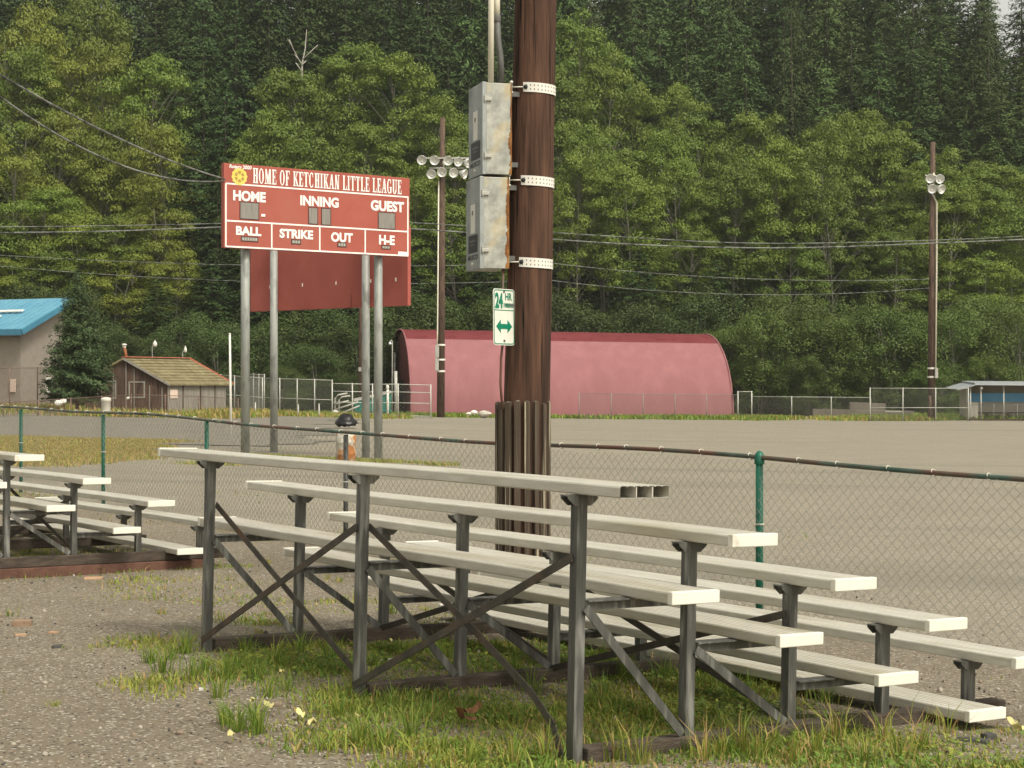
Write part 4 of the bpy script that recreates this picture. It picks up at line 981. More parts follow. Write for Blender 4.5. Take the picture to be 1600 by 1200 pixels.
for px,y0,y1,lab,glo in ((238,566,538,'thin yard lamp post with white globe showing over the mossy shed roof, left one',.13),(285.5,568,547,'thin yard lamp post over the right part of the mossy shed roof, shorter one',.09)):
    z=112; x=xat(px,z); g=G(x,z); t=thing('lamp_post',(x,z,g),lab,'lamp post'); tp=at(px-1,y1+3,z)
    mb=MB(); mb.tube([(x,z,g),(x,z,tp.z),(x+.12,z,tp.z+.12)],.035,8); mb.build('post',M_fpost,t)
    mb=MB(); mb.lathe([(0,-.2),(glo,-.12),(glo*1.1,0),(glo*.8,.12),(.03,.2),(.03,.27)],12,Matrix.Translation(Vector((x+.17,z,tp.z+.14)))); mb.build('globe',M_white,t)

# white tub and pale boulders by the shed
z=84; p=at(165.5,640,z); g=G(p.x,p.y); t=thing('plastic_tub',(p.x,z,g),'dirty white upright tub standing in front of the young spruce and brown shed','tub')
mb=MB(); mb.lathe([(0,-.05),(.2,-.05),(.215,0),(.225,.45),(.25,.47),(.25,.56),(.22,.62),(.12,.66),(0,.665)],16,Matrix.Translation((p.x,z,CAMZ-(642-600)/F*z))); mb.build('body',M_tank,t)
def boulder(nm,px,py,z,r,m,label,sd,cat,sq=.8,grp=None):
    p=at(px,py,z); rg=random.Random(sd); mb=MB(); bm=bmesh.new(); bmesh.ops.create_icosphere(bm,subdivisions=2,radius=r)
    d=[Vector((rg.uniform(-1,1),rg.uniform(-1,1),rg.uniform(-1,1))).normalized() for _ in range(9)]
    for v in bm.verts:
        for q in d:
            ex_=v.co.dot(q)-r*.72
            if ex_>0: v.co-=q*ex_*.8
        v.co.z*=sq
    mb.add([v.co+p for v in bm.verts],[tuple(v.index for v in f.verts) for f in bm.faces]); bm.free()
    o=mb.build(nm,m); o['kind']='thing'; return tag(o,label,cat,grp)
boulder('boulder',91,630,88,.22,M_white,'larger white boulder at the foot of the grey gable wall',1,'boulder')
boulder('boulder',98.5,627,88.5,.20,M_white,'smaller white boulder behind its larger neighbour by the grey gable wall',2,'boulder')
boulder('bucket_bag',200,622,90,.09,M_white,'small white bag on a fence post before the brown shed',5,'bag')

# ------------------------------------------------------------------ far fences
def far_fence(label,pts,h,nposts,m_post,mesh=True,rails=(1.0,),pr=.04,pitch=.16,gate=False,cat='fence',name='chain_link_fence',wr=.006,mm=None,brace=None):
    """pts: list of (px, z[, ybase]) along the base"""
    P=[]
    for q in pts:
        x=xat(q[0],q[1]); P.append(Vector((x,q[1],(CAMZ-(q[2]-600)/F*q[1]) if len(q)>2 else G(x,q[1]))))
    root=thing(name,P[0],label,cat)
    for i in range(len(P)-1):
        n=nposts[i]
        for k in range(n+(1 if i==len(P)-2 else 0)):
            b=P[i].lerp(P[i+1],k/n); mb=MB(); mb.tube([b-Vector((0,0,.2)),b+Vector((0,0,h+.05))],pr,8); mb.build('post',m_post,root)
        for r in rails:
            mb=MB(); mb.tube([P[i]+Vector((0,0,h*r)),P[i+1]+Vector((0,0,h*r))],pr*.62,6); mb.build('rail',m_post,root)
        if mesh:
            mb=MB(); L_=(P[i+1]-P[i]).length; u=(P[i+1]-P[i])/L_; nn=int(L_/pitch); N=[]
            for k in range(-int(h/pitch),nn):
                for sgn in (0,1):
                    s0,s1=k*pitch,k*pitch+h
                    t0,t1=0.0,1.0
                    if s0<0: t0=-s0/h
                    if s1>L_: t1=(L_-s0)/h
                    if t1<=t0: continue
                    z0_,z1_=(t0*h,t1*h) if sgn==0 else (h-t0*h,h-t1*h)
                    N.append((P[i]+u*(s0+t0*h)+Vector((0,0,z0_)),P[i]+u*(s0+t1*h)+Vector((0,0,z1_))))
            for a,b in N: mb.tube([a,b],wr,3,cap=False,smooth=False)
            mb.build('wire_mesh',mm or M_wired,root)
    return root
far_fence('low chain link fence in front of the red hut, running right towards the dugout',[(905,119,655),(1153,121,656)],1.75,[5],M_wired,pr=.03,wr=.0065,pitch=.17)
far_fence('grey chain link gate at the right end of the red hut',[(1153,121,655),(1174.5,121.2,655)],1.92,[1],M_fpost,rails=(1.0,.04),pr=.045,cat='gate',name='chain_link_gate')
far_fence('chain link fence between the hut gate and the taller fence on the right',[(1174.5,124,655),(1360,126,656)],1.62,[3],M_fpost,pr=.035)
far_fence('taller chain link fence round the right light pole, ending at the dugout',[(1359.5,118,659),(1513,118.5,659)],2.28,[3],M_fpost,pr=.038,rails=(1.0,.42))
far_fence('wide welded grey gate panels standing before the green dumpster',[(519,104,654),(582,104.5,655),(622,104.5,655),(673,105,656)],2.1,[2,1,1],M_fpost,rails=(1.0,.78,.47,.10),pr=.042,cat='gate',name='chain_link_gate',pitch=.22,wr=.005)
far_fence('chain link fence running from the shed behind the scoreboard pipes to the gate',[(345,110,640),(410,108,646),(519,107,650)],2.2,[3,4],M_fpost,rails=(1.0,.45),pr=.036)
far_fence('chain link pen of close grey posts right behind the brown shed',[(380,118,636),(413,112,640)],2.25,[4],M_fpost,rails=(1.0,),pr=.035)
far_fence('rusty brown pipe fence passing before the blue roofed building and the shed',[(-20,82,668),(6,83,662),(205,92,646),(310,94,648),(372,95,652)],1.0,[1,4,2,1],M_fpostd,rails=(1.0,),pr=.03,wr=.005,mm=M_fpostd)
far_fence('tall rusty brown pipe fence at the left edge in front of the grey building',[(-30,90,650),(15,91,648),(100,96,644)],2.45,[1,2],M_fpostd,rails=(1.0,),pr=.032,wr=.004,mm=M_fpostd)
for k,(px,y0,y1,z) in enumerate(((498.5,631,655,100),(466,632,650,100),(399,629,650,98))):
    x=xat(px,z); b=at(px,y1,z); mb=MB(); mb.tube([b-Vector((0,0,.2)),at(px,y0,z)],.04,8); mb.tube([at(px,y0,z)-Vector((0,0,.02)),at(px,y0,z)+Vector((0,0,.02))],.05,8)
    o=mb.build('bollard_post',M_fpost); o['kind']='thing'; tag(o,('short grey post left of the gate panels, nearest to them','short grey post midway between the scoreboard pipes and the gate panels','short grey post beside the second scoreboard pipe from the left')[k],'post')

# dumpster and heap of pipe frames by the gate
z=112; dl=thing('dumpster',at(600,655,z),'green steel dumpster with sloping lid behind the gate panels','dumpster')
p0=at(575,652,z); DWd=xat(612,z)-xat(558,z)
mb=MB(); M=Matrix.Translation(Vector((xat(556,z),z,G(xat(580,z),z)-.05)))@Matrix.Rotation(R_(8),4,'Z')
mb.add([M@Vector(q) for q in ((0,0,.1),(DWd,0,.1),(DWd,1.5,.1),(0,1.5,.1),(-.08,-.05,1.0),(DWd+.08,-.05,1.55),(DWd+.08,1.55,1.55),(-.08,1.55,1.0))],[(0,3,2,1),(4,5,6,7),(0,1,5,4),(1,2,6,5),(2,3,7,6),(3,0,4,7)]); mb.build('bin',M_dump,dl,bevel=.02)
for k in range(5):
    mb=MB(); x_=DWd*(k+.5)/5; mb.bar(M@Vector((x_,-.06,.1)),M@Vector((x_,-.09,1.0+.55*(x_/DWd))),.08,.06,up=(0,1,0)); mb.build('rib',M_dump,dl)
mb=MB(); mb.bar(M@Vector((-.1,-.08,.42)),M@Vector((DWd+.1,-.08,.42)),.06,.1); mb.build('rib',M_dump,dl)
mb=MB(); mb.hexa([M@Vector(q) for q in ((-.12,-.14,1.0),(DWd+.12,-.14,1.56),(DWd+.12,1.6,1.66),(-.12,1.6,1.1),(-.12,-.14,1.08),(DWd+.12,-.14,1.64),(DWd+.12,1.6,1.74),(-.12,1.6,1.18))]); mb.build('lid',M_pipe,dl,bevel=.02)
z=106.5; fr=thing('pipe_rack',at(545,652,z),'bent pipe rack of grey tubes leaning left of the dumpster','rack')
for pts in ([(523,652),(524,622),(528,617),(543,614.5)],[(530,652),(530,625),(534,620),(547,618.5)],[(524,640),(560,628)],[(528,648),(562,634)],[(523,632),(545,626)]):
    mb=MB(); mb.tube([at(a,b,z+.1*i) for i,(a,b) in enumerate(pts)],.055,8); mb.build('tube',M_pipe,fr)
mb=MB(); mb.lathe([(0,-.12),(.2,-.12),(.23,0),(.2,.12),(0,.12)],14,Matrix.Translation(at(524,646,z-.3))@Matrix.Rotation(R_(90),4,'X')); mb.build('wheel',M_tank,fr)
# white vent pipe near the hut corner, litter by the hut
z=110; mb=MB(); mb.tube([at(606,652,z),at(605.5,603,z)],.08,8); mb.lathe([(.08,-.02),(.1,0),(.1,.2),(.06,.26),(0,.27)],10,Matrix.Translation(at(605.5,608,z))); o=mb.build('vent_pipe',M_white); o['kind']='thing'; tag(o,'white capped vent pipe between the dumpster and the red hut','pipe')
for k,(px,py,w) in enumerate(((733,646.5,.25),(741,644.5,.3),(758,647,.5))):
    boulder('rubble_block',px,py,116,w,M_white if k<2 else M_conc,('leftmost white lump of rubble before the red hut','rounded white lump of rubble in the middle before the red hut','long grey lump of rubble before the red hut, nearest the big pole')[k],20+k,'rubble',.55)
# low stained block wall behind the taller fence
w_=thing('block_wall',at(1310,655,127),'low stained block wall behind the fences left of the right light pole','wall')
mb=MB(); a=at(1270,652,127); b=at(1428,654,127.5); mb.hexa([a+Vector((0,0,-.5)),b+Vector((0,0,-.5)),b+Vector((0,.4,-.5)),a+Vector((0,.4,-.5)),a+Vector((0,0,.62)),b+Vector((0,0,.55)),b+Vector((0,.4,.55)),a+Vector((0,.4,.62))]); mb.build('lower_course',M_concd,w_,bevel=.03)
mb=MB(); a=at(1328,640,127.6); b=at(1384,641,128); mb.hexa([a+Vector((0,0,-.3)),b+Vector((0,0,-.3)),b+Vector((0,.4,-.3)),a+Vector((0,.4,-.3)),a+Vector((0,0,.55)),b+Vector((0,0,.5)),b+Vector((0,.4,.5)),a+Vector((0,.4,.55))]); mb.build('upper_course',M_concd,w_,bevel=.03)
mb=MB(); mb.bar(at(1383,642.5,126.8),at(1410,643,126.8),.1,.1); mb.build('coping_pipe',M_pipe,w_)

# ------------------------------------------------------------------ dugout
z=121.0; dg=thing('dugout',at(1515,656,z),'low dugout with blue band and grey sheet roof at the right edge','dugout')
X0=xat(1514,z); Y=z; gz_=CAMZ-(656-600)/F*z; XE=xat(1690,z)
def db(x0,x1,y0,y1,h0,h1,m,nm,par=dg,bev=0):
    mb=MB(); mb.box((X0+x0,Y+y0,gz_+h0),(X0+x1,Y+y1,gz_+h1)); return mb.build(nm,m,par,bevel=bev)
Ld=XE-X0
db(.05,Ld,2.2,2.4,-.3,1.22,M_conc,'back_wall'); db(.05,Ld,2.12,2.36,1.225,1.85,M_blued,'back_panel'); db(.05,Ld,2.2,2.4,1.86,2.42,M_stuccd,'upper_wall')
db(0,.72,.3,.5,-.3,1.22,M_conc,'front_wall'); db(-.05,.045,.5,2.4,-.3,2.3,M_conc,'end_wall')
mb=MB(); p=[Vector((X0-.9,Y-.5,gz_+2.05)),Vector((X0+.25,Y-.6,gz_+2.38)),Vector((X0+.25,Y+2.9,gz_+2.52)),Vector((X0-.9,Y+2.9,gz_+2.2))]
q=[Vector((X0+.25,Y-.6,gz_+2.42)),Vector((XE,Y-.6,gz_+2.36)),Vector((XE,Y+2.9,gz_+2.50)),Vector((X0+.25,Y+2.9,gz_+2.56))]
mb.hexa(q+[v+Vector((0,0,.16)) for v in q]); mb.build('roof',M_steelr,dg)
mb=MB(); mb.hexa(p+[v+Vector((0,0,.07)) for v in p]); mb.build('roof_wing',M_steelr,dg)
for x_ in (0.05,.78,2.36,4.4):
    mb=MB(); mb.tube([(X0+x_,Y-.2,gz_-.2),(X0+x_,Y-.2,gz_+2.38)],.05,8); mb.build('post',M_fpost,dg)
mb=MB(); mb.lathe([(0,-.1),(.1,-.05),(.11,.03),(.06,.1),(0,.11)],10,Matrix.Translation((X0+.78,Y-.3,gz_+2.2))); mb.build('lamp',M_white,dg)
db(.85,Ld,1.3,1.7,.42,.50,M_shed,'bench_seat')
for x_ in (1.6,3.1,4.6): db(x_,x_+.08,1.4,1.6,-.1,.418,M_shed,'bench_leg')
db(.0,Ld,-.35,.25,-.3,.05,M_shed,'sill')
far_fence('low chain link backstop closing the front of the dugout',[(1516,120,657),(1700,120,657)],1.1,[5],M_wired,pr=.02,wr=.004)

# ------------------------------------------------------------------ trees
def leaf_quads(P,Nrm,size,asp,rng,droop=None):
    """n quads at P facing Nrm with random spin; droop: direction the long axis prefers"""
    n=len(P); Nrm=Nrm/np.linalg.norm(Nrm,axis=1,keepdims=True)
    a=rng.normal(size=(n,3)) if droop is None else droop+rng.normal(size=(n,3))*.35
    a=a-Nrm*(a*Nrm).sum(1,keepdims=True); a/=np.linalg.norm(a,axis=1,keepdims=True)+1e-9
    b=np.cross(Nrm,a); s=size[:,None]
    tip=P+a*s*.5; tail=P-a*s*.5; side=b*s*.5*asp
    V=np.stack([tail,P+side+a*s*.06,tip,P-side+a*s*.06],1).reshape(-1,3)
    return V,np.arange(4*n).reshape(n,4)
def alder_meshes(seed,h=14.0,wd=10.0,trunk_show=.35,nclump=95,per=120,flat=.42,leaf=(.20,.36),m=None,multi=1,bark=None,round_=False):
    rng=np.random.default_rng(seed)
    tb=MB(); C_=[]; R_c=[]
    stems=[]
    for k in range(multi):
        az=rng.uniform(0,6.28); ln=rng.uniform(.05,.18) if multi>1 else rng.uniform(0,.07)
        P=[]
        for t in np.linspace(0,1,8):
            P.append(Vector((math.cos(az)*ln*h*t*t+.18*math.sin(5*t+az),math.sin(az)*ln*h*t*t+.18*math.cos(4*t+az),h*.93*t-.3)))
        r0=.16*h/14*(1.0 if multi==1 else .75)
        tb.tube(P,[r0*(1-.82*t)+.015 for t in np.linspace(0,1,8)],7); stems.append(P)
    crown0=trunk_show*h
    for k in range(nclump):
        st=stems[k%multi]; t=rng.uniform(0,1)**.8
        z=crown0+(h-crown0)*t
        if round_: env=math.sqrt(max(.02,1-((t-.42)/.62)**2))
        else: env=(.55+.75*math.sin(math.pi*min(1,(t*.75+.18))))*.72 if t<.8 else .95*(1-t)/.2*.75+.16
        az=rng.uniform(0,6.28); rad=wd/2*env*math.sqrt(rng.uniform(.12,1.0))*rng.uniform(.8,1.12)
        f=min(6.99,max(0,(z/(h*.93))*7)); i=int(f); base=st[i].lerp(st[min(i+1,7)],f-i)
        c=Vector((base.x+math.cos(az)*rad,base.y+math.sin(az)*rad,z+.10*rad+rng.normal()*.25))
        C_.append(c); R_c.append((rng.uniform(.8,1.65)*wd/10, ))
        if k%2==0:
            b0=base-Vector((0,0,min(2.2,.35*rad+.5))); mid=b0.lerp(c,.55)+Vector((0,0,.15)); tb.tube([b0,mid,c],[.032*h/14,.020*h/14,.008],5,cap=False)
    Pall=[];Nall=[]
    for c,(r,) in zip(C_,R_c):
        n=int(per*rng.uniform(.6,1.3)); d=rng.normal(size=(n,3)); d/=np.linalg.norm(d,axis=1,keepdims=True)
        rr=rng.uniform(.25,1,size=(n,1))**.5
        p=d*rr*np.array([r,r,r*flat])*rng.normal(1,.12,size=(n,1))
        # sprays droop at their rim
        p[:,2]-=.18*(p[:,0]**2+p[:,1]**2)/max(r,.1)
        Pall.append(p+np.array(c)); Nall.append(np.c_[d[:,:2]*.55,np.abs(d[:,2])*.5+.45]+rng.normal(size=(n,3))*.24)
    Pq=np.concatenate(Pall);Nq=np.concatenate(Nall)
    V,Fq=leaf_quads(Pq,Nq,rng.uniform(leaf[0],leaf[1],len(Pq)),.62,rng)
    return np_mesh('crown',V,Fq,m),tb
def conifer_meshes(seed,h=22.0,wd=8.0,levels=34,per_lv=8,m=None,droop=.35,start=.06,leaf=(.45,.85),fan=26,power=.85,rag=.25):
    rng=np.random.default_rng(seed); tb=MB()
    tb.tube([(0,0,-.4),(.05*rng.normal(),.05*rng.normal(),h*.5),(0,0,h*.96)],[.014*h,.008*h,.02],8)
    Pall=[];Nall=[];Dall=[];S=[]
    for l in range(levels):
        t=(l+rng.uniform(-.3,.3))/(levels-1); t=min(max(t,0),1)
        z0_=h*(start+(1-start)*t); L0=wd/2*((1-t)**power+.035)
        if t<.12: L0*=.72+t*2.3
        for b in range(per_lv if t<.85 else max(4,per_lv-3)):
            az=rng.uniform(0,6.28); L_=L0*rng.uniform(1-rag*1.6,1+rag*.6)
            dr=droop*rng.uniform(.6,1.4)*(1.0-.9*t*.6)
            n=max(5,int(fan*L_/(wd/2)*rng.uniform(.8,1.2))+4)
            s=rng.uniform(.08,1,size=n)**.75
            side=rng.normal(size=n)*.16*L_*(1.15-s)+rng.normal(size=n)*.05
            r=s*L_; up=.10*math.sin(az*3+l)
            z=z0_+r*(up+.12)-dr*r*s*1.2+rng.normal(size=n)*.07-np.abs(side)*.35
            x=np.cos(az)*r-np.sin(az)*side; y=np.sin(az)*r+np.cos(az)*side
            Pall.append(np.c_[x,y,z]); 
            Nall.append(np.c_[np.cos(az)*.35+rng.normal(size=n)*.35,np.sin(az)*.35+rng.normal(size=n)*.35,.75+rng.normal(size=n)*.25])
            sg=np.sign(side)
            Dall.append(np.c_[np.cos(az)-np.sin(az)*sg*.7,np.sin(az)+np.cos(az)*sg*.7,np.full(n,-dr*1.1)])
            S.append(rng.uniform(leaf[0],leaf[1],n)*(.55+.45*(1-t)))
    P=np.concatenate(Pall);V,Fq=leaf_quads(P,np.concatenate(Nall),np.concatenate(S),.40,rng,np.concatenate(Dall))
    return np_mesh('crown',V,Fq,m),tb
VAR={}
def variant(kind,i,fn,bark):
    cm,tb=fn(i); root=None
    o=tb.build('trunk',bark); tm=o.data; bpy.data.objects.remove(o)
    VAR.setdefault(kind,[]).append((cm,tm))
for i in range(5): variant('alder',i,lambda i: alder_meshes(100+i,14,9.5,.42,88,265,.33,(.13,.25),m=M_alder,multi=1+(i%2)),M_bark)
for i in range(3): variant('yellow_alder',i,lambda i: alder_meshes(140+i,14,10.5,.22,84,270,.28,(.13,.26),m=M_aldery,multi=2),M_bark)
for i in range(4): variant('bush',i,lambda i: alder_meshes(180+i,8,8.0,.02,100,230,.75,(.11,.21),m=M_bush,multi=3,round_=True),M_bark)
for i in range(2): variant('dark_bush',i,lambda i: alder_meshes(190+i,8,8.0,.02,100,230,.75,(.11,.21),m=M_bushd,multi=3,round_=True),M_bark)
for i in range(4): variant('spruce',i,lambda i: conifer_meshes(220+i,22,8.6,levels=50,per_lv=14,fan=44,m=M_dark,leaf=(.30,.58),power=.62,droop=.45),M_barkd)
for i in range(3): variant('hemlock',i,lambda i: conifer_meshes(260+i,22,8.4,levels=56,per_lv=14,m=M_hem,droop=.65,leaf=(.28,.55),power=.58,rag=.32,fan=44),M_barkd)
for i in range(2): variant('cedar',i,lambda i: conifer_meshes(290+i,20,8.6,levels=50,per_lv=12,m=M_cedar,droop=.85,leaf=(.24,.46),power=.55,rag=.3,fan=46),M_barkd)
NOM={'alder':(14,9.5),'yellow_alder':(14,10.5),'bush':(8,8),'dark_bush':(8,8),'spruce':(22,8),'hemlock':(22,7.6),'cedar':(20,8.2)}
CATN={'alder':('alder_tree','alder'),'yellow_alder':('alder_tree','alder'),'bush':('bush','bush'),'dark_bush':('bush','bush'),'spruce':('spruce_tree','conifer'),'hemlock':('hemlock_tree','conifer'),'cedar':('cedar_tree','conifer')}
TREES=[]
trng=random.Random(77)
def plant(kind,px,ytop,z,width=None,base=None,fn=Hn):
    x=xat(px,z); b=float(fn(x,z)) if base is None else base
    ht=CAMZ-(ytop-600)/F*z-b
    if ht<1.5: return None
    nh,nw=NOM[kind]; s=ht/nh; ws=(width/nw) if width else s*trng.uniform(.9,1.12)
    TREES.append((kind,px,ytop,z,x,b,s,ws))
# front bushes
for px,yt,z,w in ((1188,492,139,7.5),(1232,466,141,9),(1292,498,138,7),(1338,478,141,8.5),(1392,486,138,8),(1440,500,141,8),(1492,492,137,7.5),(1545,470,141,9),(1596,480,136,8),(1262,560,136,5),(1365,565,137,5),(1470,570,134,5),(1545,560,134,5),(1150,520,142,7),
    (400,520,134,7),(446,500,138,8),(492,540,131,5.5),(520,490,140,8.5),(560,515,136,7),(600,480,141,8),(640,470,144,9),(436,575,127,4.5),(545,585,128,4),
    (192,520,126,6),(232,530,124,5),(268,545,124,4.6),(300,500,132,7),(338,515,130,6.5),(372,505,134,7),(150,500,132,7),
    (700,472,147,8),(760,482,147,8),(880,470,147,8),(930,486,146,7),(985,478,147,8),(1040,490,146,7),(1092,470,147,8),(1130,455,150,9),
    (10,470,140,8),(60,455,142,8),(110,462,140,8)):
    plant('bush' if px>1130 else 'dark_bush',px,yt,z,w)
# middle tier of alders: (px, top, z, width)
for px,yt,z,w in ((874,205,162,8),(905,250,156,7.5),(942,196,164,9.5),(985,262,155,8),(1022,222,163,9.5),(1066,250,156,8),(1102,196,166,9.5),(1142,260,156,8.5),(1180,190,165,10),(1222,236,157,9),(1262,205,164,9.5),(1300,238,157,8.5),(1336,190,166,9.5),(1392,172,168,11),(1440,238,160,9.5),(1484,300,155,8.5),(1532,280,160,9),(1580,262,162,10),(1615,330,154,9),
    (1075,365,152,7),(1240,370,153,7),(1400,360,152,7),(1540,400,149,8),
    (470,118,168,11),(430,190,160,9),(540,75,172,12.5),(610,98,170,11.5),(660,165,164,10),(700,225,160,9),(740,190,166,9),(500,215,157,9.5),(575,205,158,10),(640,270,154,9),(400,260,155,8),(720,330,152,8.5),(600,330,152,9),(460,330,151,8.5),(540,350,151,8.5),(770,300,156,8)):
    plant('alder',px,yt,z,w)
for px,yt,z,w in ((238,92,166,11),(180,62,170,11),(110,60,170,10),(40,90,168,11),(80,175,160,10),(20,215,156,10),(150,235,157,9.5),(215,190,160,10),(262,205,157,9),(60,300,152,9.5),(130,330,150,9),(200,340,150,9),(250,300,152,8.5),(-20,330,150,9),(14,20,176,11),(130,0,182,11),(175,400,147,8),(95,390,148,8),(20,400,147,8),(270,395,147,7.5)):
    plant('yellow_alder' if trng.random()<.62 else 'alder',px,yt,z,w)
for px,yt,z,w in ((905,28,182,11),(950,95,176,10),(890,120,174,9)): plant('alder',px,yt,z,w)
# conifers
for px,yt,z,w in ((318,60,166,9),(352,130,160,8.5),(300,210,156,8),(340,290,152,7.5),(385,330,150,7.5),(280,20,176,9),(368,0,180,9.5),(420,-10,182,9.5),(330,390,146,7),(245,430,142,6.5),(410,420,146,7),(700,60,180,9),(760,110,176,9),(655,20,186,9),(600,-5,190,9.5),(540,-20,192,9.5),(480,-30,192,9.5),(560,420,147,7.5),(505,410,148,7.5),(640,400,149,8),(790,200,168,8.5),(760,390,150,8),(1000,390,149,8),(1120,400,149,7.5)):
    plant('spruce',px,yt,z,w*1.15)
for px,yt,z,w in ((1120,-10,186,9),(1072,20,184,8.5),(1030,-30,190,9),(1165,40,180,8.5),(1330,28,186,9),(1372,60,181,8.5),(1418,20,188,9),(1468,50,184,9),(1520,78,180,9),(1500,190,172,8.5),(1560,130,176,9),(1598,90,180,9),(990,20,188,8.5),(1436,110,176,8),(1552,215,168,8),(1604,190,172,8.5),(1290,100,176,8)):
    plant('hemlock',px,yt,z,w*1.22)
for px,yt,z,w in ((1236,-18,180,9.5),(1545,20,192,8.5)): plant('cedar',px,yt,z,w)
# the tier on top of the slope
r2=random.Random(12)
for row,(z,ya,yb,step,off) in enumerate(((198,-150,-10,50,0),(212,-230,-60,48,20),(226,-260,-110,50,8))):
    px=-70+off
    while px<1680:
        q=px+r2.uniform(-14,14); yt=r2.uniform(ya,yb)
        if 1552<q<1594: px+=step; continue
        if 1470<q<1660: yt=max(yt,-25)
        plant(r2.choice(['spruce','hemlock','hemlock','spruce','cedar'] if row==0 and px>800 else ['spruce','hemlock','spruce']),q,yt,z+r2.uniform(-5,5),r2.uniform(9.5,13)); px+=step
# infill inside the slope so no bare ground shows
for k in range(46):
    px=r2.uniform(-40,1640); z=r2.uniform(150,184); t=(z-150)/34
    yt=400-330*t+r2.uniform(0,70)
    left=px<300
    plant(r2.choice(['alder','hemlock','spruce']) if not left else r2.choice(['yellow_alder','spruce','alder']),px,yt,z,r2.uniform(7,9))
def landmark(px):
    for a,b,n in ((-999,70,'above the blue roof'),(70,190,'behind the young spruce'),(190,345,'behind the shed'),(345,500,'left behind the scoreboard'),(500,645,'right behind the scoreboard'),(645,735,'round the nine-lamp pole'),(735,900,'behind the big pole'),(900,1010,'above the hut middle'),(1010,1150,'above the hut right end'),(1150,1270,'right of the hut'),(1270,1420,'left of the four-lamp pole'),(1420,1500,'round the four-lamp pole'),(1500,9999,'above the dugout')):
        if a<=px<b: return n
def tier(yt,z):
    return 'at the hill foot' if z<148 else 'low on the slope' if z<158 else 'halfway up the slope' if z<172 else 'high on the slope' if z<196 else 'along the top'
LOOK={'alder':'green alder','yellow_alder':'yellowish alder','bush':'rounded bush','dark_bush':'darker rounded bush','spruce':'dark spruce','hemlock':'drooping hemlock','cedar':'pale green cedar'}
GRP={'alder':'alders on the hillside','yellow_alder':'alders on the hillside','bush':'bushes at the hill foot','dark_bush':'bushes at the hill foot','spruce':'conifers on the hillside','hemlock':'conifers on the hillside','cedar':'conifers on the hillside'}
buckets={}
for k,t in enumerate(TREES):
    buckets.setdefault((t[0],landmark(t[1]),tier(t[2],t[3])),[]).append((t[1],k))
LAB={}
ORD=['leftmost','second from left','third from left','fourth from left','fifth from left','sixth from left','seventh from left','eighth from left','ninth from left','tenth from left','eleventh from left','twelfth from left']
for (kd,lm,tr),lst in buckets.items():
    lst.sort(); n=len(lst)
    for i,(px,k) in enumerate(lst):
        LAB[k]=f"{LOOK[kd]} {tr} {lm}" if n==1 else (f"{'left' if i==0 else 'right'} one of two {LOOK[kd]}s {tr} {lm}" if n==2 and 'bush' not in kd else f"{'left' if i==0 else 'right'} one of two {LOOK[kd]}es {tr} {lm}" if n==2 else f"{ORD[i] if i<n-1 else 'rightmost'} {LOOK[kd]} {tr} {lm}")
def unit(kind): return VAR[kind]
for k,(kind,px,yt,z,x,b,s,ws) in enumerate(TREES):
    cm,tm=VAR[kind][trng.randrange(len(VAR[kind]))]
    nm,ct=CATN[kind]
    root=bpy.data.objects.new(nm,None); C.objects.link(root); root.location=(x,z,b-.1); root.rotation_euler=(0,0,trng.uniform(0,6.28)); root.scale=(ws,ws,s)
    tag(root,LAB[k],ct,GRP[kind])
    for n_,me in (('trunk',tm),('crown',cm)):
        o=bpy.data.objects.new(n_,me); C.objects.link(o); o.parent=root
# the wood goes on past both edges of the picture: far, coarse and not countable
rngw=np.random.default_rng(3); FV=[];FQ=[];nv=0
cw=[conifer_meshes(500+i,22,9,levels=30,per_lv=9,m=M_hem,leaf=(.5,1.0),power=.6,droop=.6,fan=16)[0] for i in range(3)]
cwv=[]
for me in cw:
    a_=np.empty(len(me.vertices)*3,np.float32); me.vertices.foreach_get('co',a_); cwv.append(a_.reshape(-1,3)); bpy.data.meshes.remove(me)
for k in range(84):
    sd=-1 if k%2 else 1; y_=rngw.uniform(150,225); x_=sd*(y_*.335+rngw.uniform(0,62)); V_=cwv[k%3]*np.array([1,1,rngw.uniform(.8,1.25)])
    t_=rngw.uniform(0,6.28); c_,s__=math.cos(t_),math.sin(t_); V_=np.c_[V_[:,0]*c_-V_[:,1]*s__+x_,V_[:,0]*s__+V_[:,1]*c_+y_,V_[:,2]+H(x_,y_)-.2]
    FV.append(V_); FQ.append(np.arange(len(V_)).reshape(-1,4)+nv); nv+=len(V_)
o=bpy.data.objects.new('distant_wood',np_mesh('distant_wood',np.concatenate(FV),np.concatenate(FQ),M_hem)); C.objects.link(o); tag(o,kind='stuff')
# the young spruce before the grey building
cm,tb=conifer_meshes(400,7.6,4.5,levels=46,per_lv=18,m=M_blue,droop=.12,start=.10,leaf=(.13,.26),fan=64,power=.78,rag=.22)
x=xat(121,93); g=G(x,93); ys=thing('spruce_tree',(x,93,g),'bushy young spruce standing alone between the grey building and the brown shed','conifer')
o=bpy.data.objects.new('crown',cm); C.objects.link(o); o.parent=ys; tb.build('trunk',M_barkd,ys,local=True)
